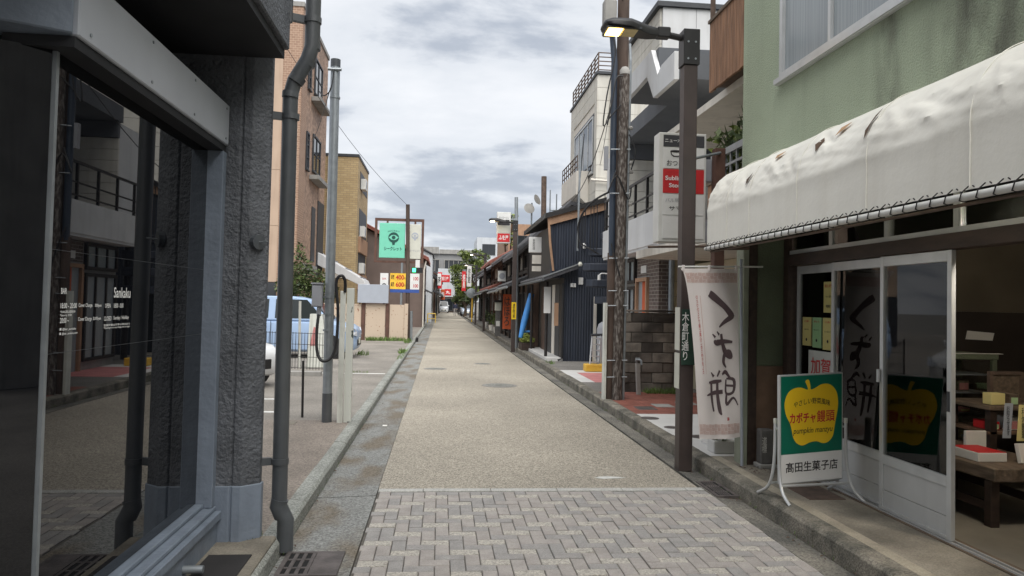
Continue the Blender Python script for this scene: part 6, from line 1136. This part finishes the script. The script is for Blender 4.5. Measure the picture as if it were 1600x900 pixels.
for k in range(22):
    z = rr.uniform(2.6, 7.4); w_ = 1.7*(1-abs(z-4.6)/4.4)+.35; bl.append((3.2+rr.uniform(-w_, w_), 76+rr.uniform(-w_, w_), z, rr.uniform(.45, .8), rr.uniform(.45, .8), rr.uniform(.4, .7)))
tree('tall yellow green street tree at the far right of the street', 3.2, 76, 7.8, bl, 6500, .13, 'leaf', 77)
bl = [(2.7+rr.uniform(-1, 1.2), 84+rr.uniform(-1, 1), rr.uniform(.8, 2.9), .6, .6, .5) for k in range(10)]
tree('dark rounded evergreen below the tall street tree', 2.8, 84, 3, bl, 3000, .12, 'leaf_dark', 78)
bl = [(4.4+rr.uniform(-.6, .6), 45+rr.uniform(-.6, .6), rr.uniform(5.6, 7.2), .28, .28, .35) for k in range(7)]
tree('bare topped tree showing above the red roof', 4.4, 47, 6.5, bl, 260, .12, 'leaf', 79)
fwl = thing('far_wall', 'long grey wall behind the silver car', 'wall', (4, 98, .1)); MB().box(2.6, 9, 98, 98.3, 0, 1.7).build('wall', 'concrete', fwl); MB().box(2.55, 9, 97.95, 98.35, 1.702, 1.8).build('coping', 'concrete', fwl)
fb = thing('far_building', 'large grey building closing the end of the street', 'building', (2, 132, 0)); MB().box(-4.5, 9, 130, 145, 0, 10.4).build('wall', 'far_grey', fb); MB().box(-.5, 9.3, 129.6, 145, 10.41, 11.2).build('roof_slab', 'concrete', fb); MB().box(-5, -.6, 129.4, 145, 10.41, 11.6).build('stair_tower', 'concrete', fb)
for k in range(3): 
    window(fb, (0, 130, 0), X1, -Y1, -3.8+k*4.2, -.4+k*4.2, 7.0, 9.4, 'concrete', 'window_glass', 4, 1, .12, .2, .01); window(fb, (0, 130, 0), X1, -Y1, -3.8+k*4.2, -.4+k*4.2, 3.6, 5.8, 'concrete', 'window_glass', 4, 1, .12, .2, .01)
wf = thing('white_far_building', 'white flat fronted building below the grey far building', 'building', (1.5, 120, 0)); MB().box(-.6, 3.4, 120, 126, 2.6, 7.3).build('wall', 'metal_siding', wf); MB().box(-.6, 3.4, 120.2, 126, 0, 2.59).build('ground_floor', 'brown_plaster', wf); window(wf, (0, 120.2, 0), X1, -Y1, -.2, 3.0, .3, 2.3, 'charcoal', 'window_glass', 3, 1, .1, .1, .01)
pf = thing('pale_far_building', 'pale concrete building rising behind the tall tree', 'building', (9, 112, 0)); MB().box(5.2, 16, 108, 118, 0, 11.6).build('wall', 'metal_siding', pf); window(pf, (0, 108, 0), X1, -Y1, 6, 8, 9, 10.6, 'charcoal', 'window_glass', 2); window(pf, (0, 108, 0), X1, -Y1, 8.6, 10.6, 9, 10.6, 'charcoal', 'window_glass', 2)
tnb = thing('tan_far_building', 'tan block showing behind the timber roofs', 'building', (6, 52, 0)); MB().box(4.6, 10, 50, 60, 0, 7.3).build('wall', 'fascia_brown', tnb); window(tnb, (0, 50, 0), X1, -Y1, 5, 6.5, 5, 6.5, 'charcoal', 'window_glass', 2)
for (x0, x1, y0, y1, h, m, lab) in ((-14, -5.2, 62, 80, 6.5, 'brown_plaster', 'brown block behind the left houses'), (-16, -3.6, 90, 112, 8.2, 'concrete', 'grey block far behind the left houses'), (7.5, 16, 30, 44, 7.0, 'plaster_white', 'plain pale block hidden behind the timber houses'), (8, 20, 64, 90, 6.5, 'concrete', 'plain grey block behind the tall tree')):
    t = thing('back_building', lab, 'building', ((x0+x1)/2, y0, 0)); MB().box(x0, x1, y0, y1, 0, h).build('wall', m, t); MB().box(x0-.1, x1+.1, y0-.1, y1+.1, h+.002, h+.2).build('roof_edge', 'charcoal', t)
    window(t, (0, y0, 0), X1, -Y1, x0+1, x0+3, h-2.4, h-.9, 'alu', 'window_glass', 2); window(t, (0, y0, 0), X1, -Y1, x1-3, x1-1, h-2.4, h-.9, 'alu', 'window_glass', 2)
# added houses behind the camera, put in only for the glass to reflect
for (x0, x1, y0, y1, h, m, lab) in ((-16, -2.6, -20, -9, 8.5, 'brown_plaster', 'added brown house behind the viewpoint, there for the bar window to reflect'), (3.2, 14, -20, -8, 7.5, 'concrete', 'added grey house behind the viewpoint, there for the glass to reflect')):
    t = thing('added_rear_house', lab, 'house', ((x0+x1)/2, y1, 0)); MB().box(x0, x1, y0, y1, 0, h).build('wall', m, t); MB().prism([(x0-.4, h), (x1+.4, h), ((x0+x1)/2, h+2.2)], 'y', y0-.3, y1+.3).build('roof', 'roof_tile', t)
    for k in range(3): window(t, (0, y1, 0), X1, Y1, x0+1+k*3.4, x0+3+k*3.4, 4, 5.6, 'alu', 'window_glass', 2); window(t, (0, y1, 0), X1, Y1, x0+1+k*3.4, x0+3+k*3.4, 1, 2.6, 'alu', 'window_glass', 2)
car('parked_car', 'silver car parked at the far right of the street', (3.4, 90.3, .0), R(-90), 'car_silver', 4.1, 1.5, 1.65, .85, .95, [(-3.9, .95), (-3.5, 1.42), (-2.0, 1.5), (-1.0, .95)], (-.75, -3.3), 'car')
car('parked_van', 'small white van far down the left side of the street', (.45, 112, .0), R(-90), 'car_white', 3.4, 1.85, 1.5, 1.05, 1.1, [(-3.3, 1.1), (-3.2, 1.8), (-1.0, 1.8), (-.35, 1.1)], (-.6, -2.7), 'van')
def person(label, loc, rotz, top, legs, step):
    V_ = [(0, 0, .95), (0, 0, 1.15), (0, 0, 1.38), (0, 0, 1.50), (0, .01, 1.60), (0, .01, 1.70), (.1, 0, .90), (.11, step, .50), (.11, step*.3, .08), (.11, step*.3-.14, .04), (-.1, 0, .90), (-.11, -step*.6, .50), (-.11, -step*1.5+.05, .10), (-.11, -step*1.5-.09, .05), (.18, 0, 1.38), (.24, .04, 1.12), (.24, -.06, .88), (.24, -.09, .79), (-.18, 0, 1.38), (-.24, -.04, 1.12), (-.24, .02, .88), (-.24, .0, .79)]
    E_ = [(0, 1), (1, 2), (2, 3), (3, 4), (4, 5), (0, 6), (6, 7), (7, 8), (8, 9), (0, 10), (10, 11), (11, 12), (12, 13), (2, 14), (14, 15), (15, 16), (16, 17), (2, 18), (18, 19), (19, 20), (20, 21)]
    rad = [(.15, .11), (.15, .11), (.17, .11), (.06, .06), (.085, .1), (.075, .09), (.095, .09), (.07, .07), (.05, .05), (.045, .035)]+[(.095, .09), (.07, .07), (.05, .05), (.045, .035)]+[(.06, .06), (.048, .048), (.038, .038), (.04, .025)]*2
    me = bpy.data.meshes.new('person'); me.from_pydata(V_, E_, []); o = bpy.data.objects.new('person', me); COL.objects.link(o); o.modifiers.new('skin', 'SKIN')
    for i, sv in enumerate(me.skin_vertices[0].data): sv.radius = rad[i]; sv.use_root = (i == 0)
    sb = o.modifiers.new('sub', 'SUBSURF'); sb.levels = sb.render_levels = 1; bpy.context.view_layer.update()
    m2 = bpy.data.meshes.new_from_object(o.evaluated_get(bpy.context.evaluated_depsgraph_get())); bpy.data.objects.remove(o); bpy.data.meshes.remove(me)
    for k in (top, legs, 'skin', 'hair', 'cloth_black'): m2.materials.append(MATS[k])
    for p in m2.polygons:
        z = p.center.z; ax = abs(p.center.x); p.use_smooth = True
        p.material_index = 4 if z < .1 else 2 if (z < .86 and ax > .19) else 1 if z < .95 else 0 if z < 1.47 else 3 if (z > 1.64 or p.center.y > .03) else 2
    q = bpy.data.objects.new('person', m2); COL.objects.link(q); q.location = loc; q.rotation_euler = (0, 0, rotz); return tag(q, label, 'person', 'pedestrians far down the street')
person('person in a navy top and pale trousers walking down the street', (1.75, 88.5, 0), 0, 'cloth_navy', 'cloth_grey', .16); person('person in black walking just behind the one in navy', (2.3, 90.5, 0), 0, 'cloth_black', 'cloth_black', -.14)
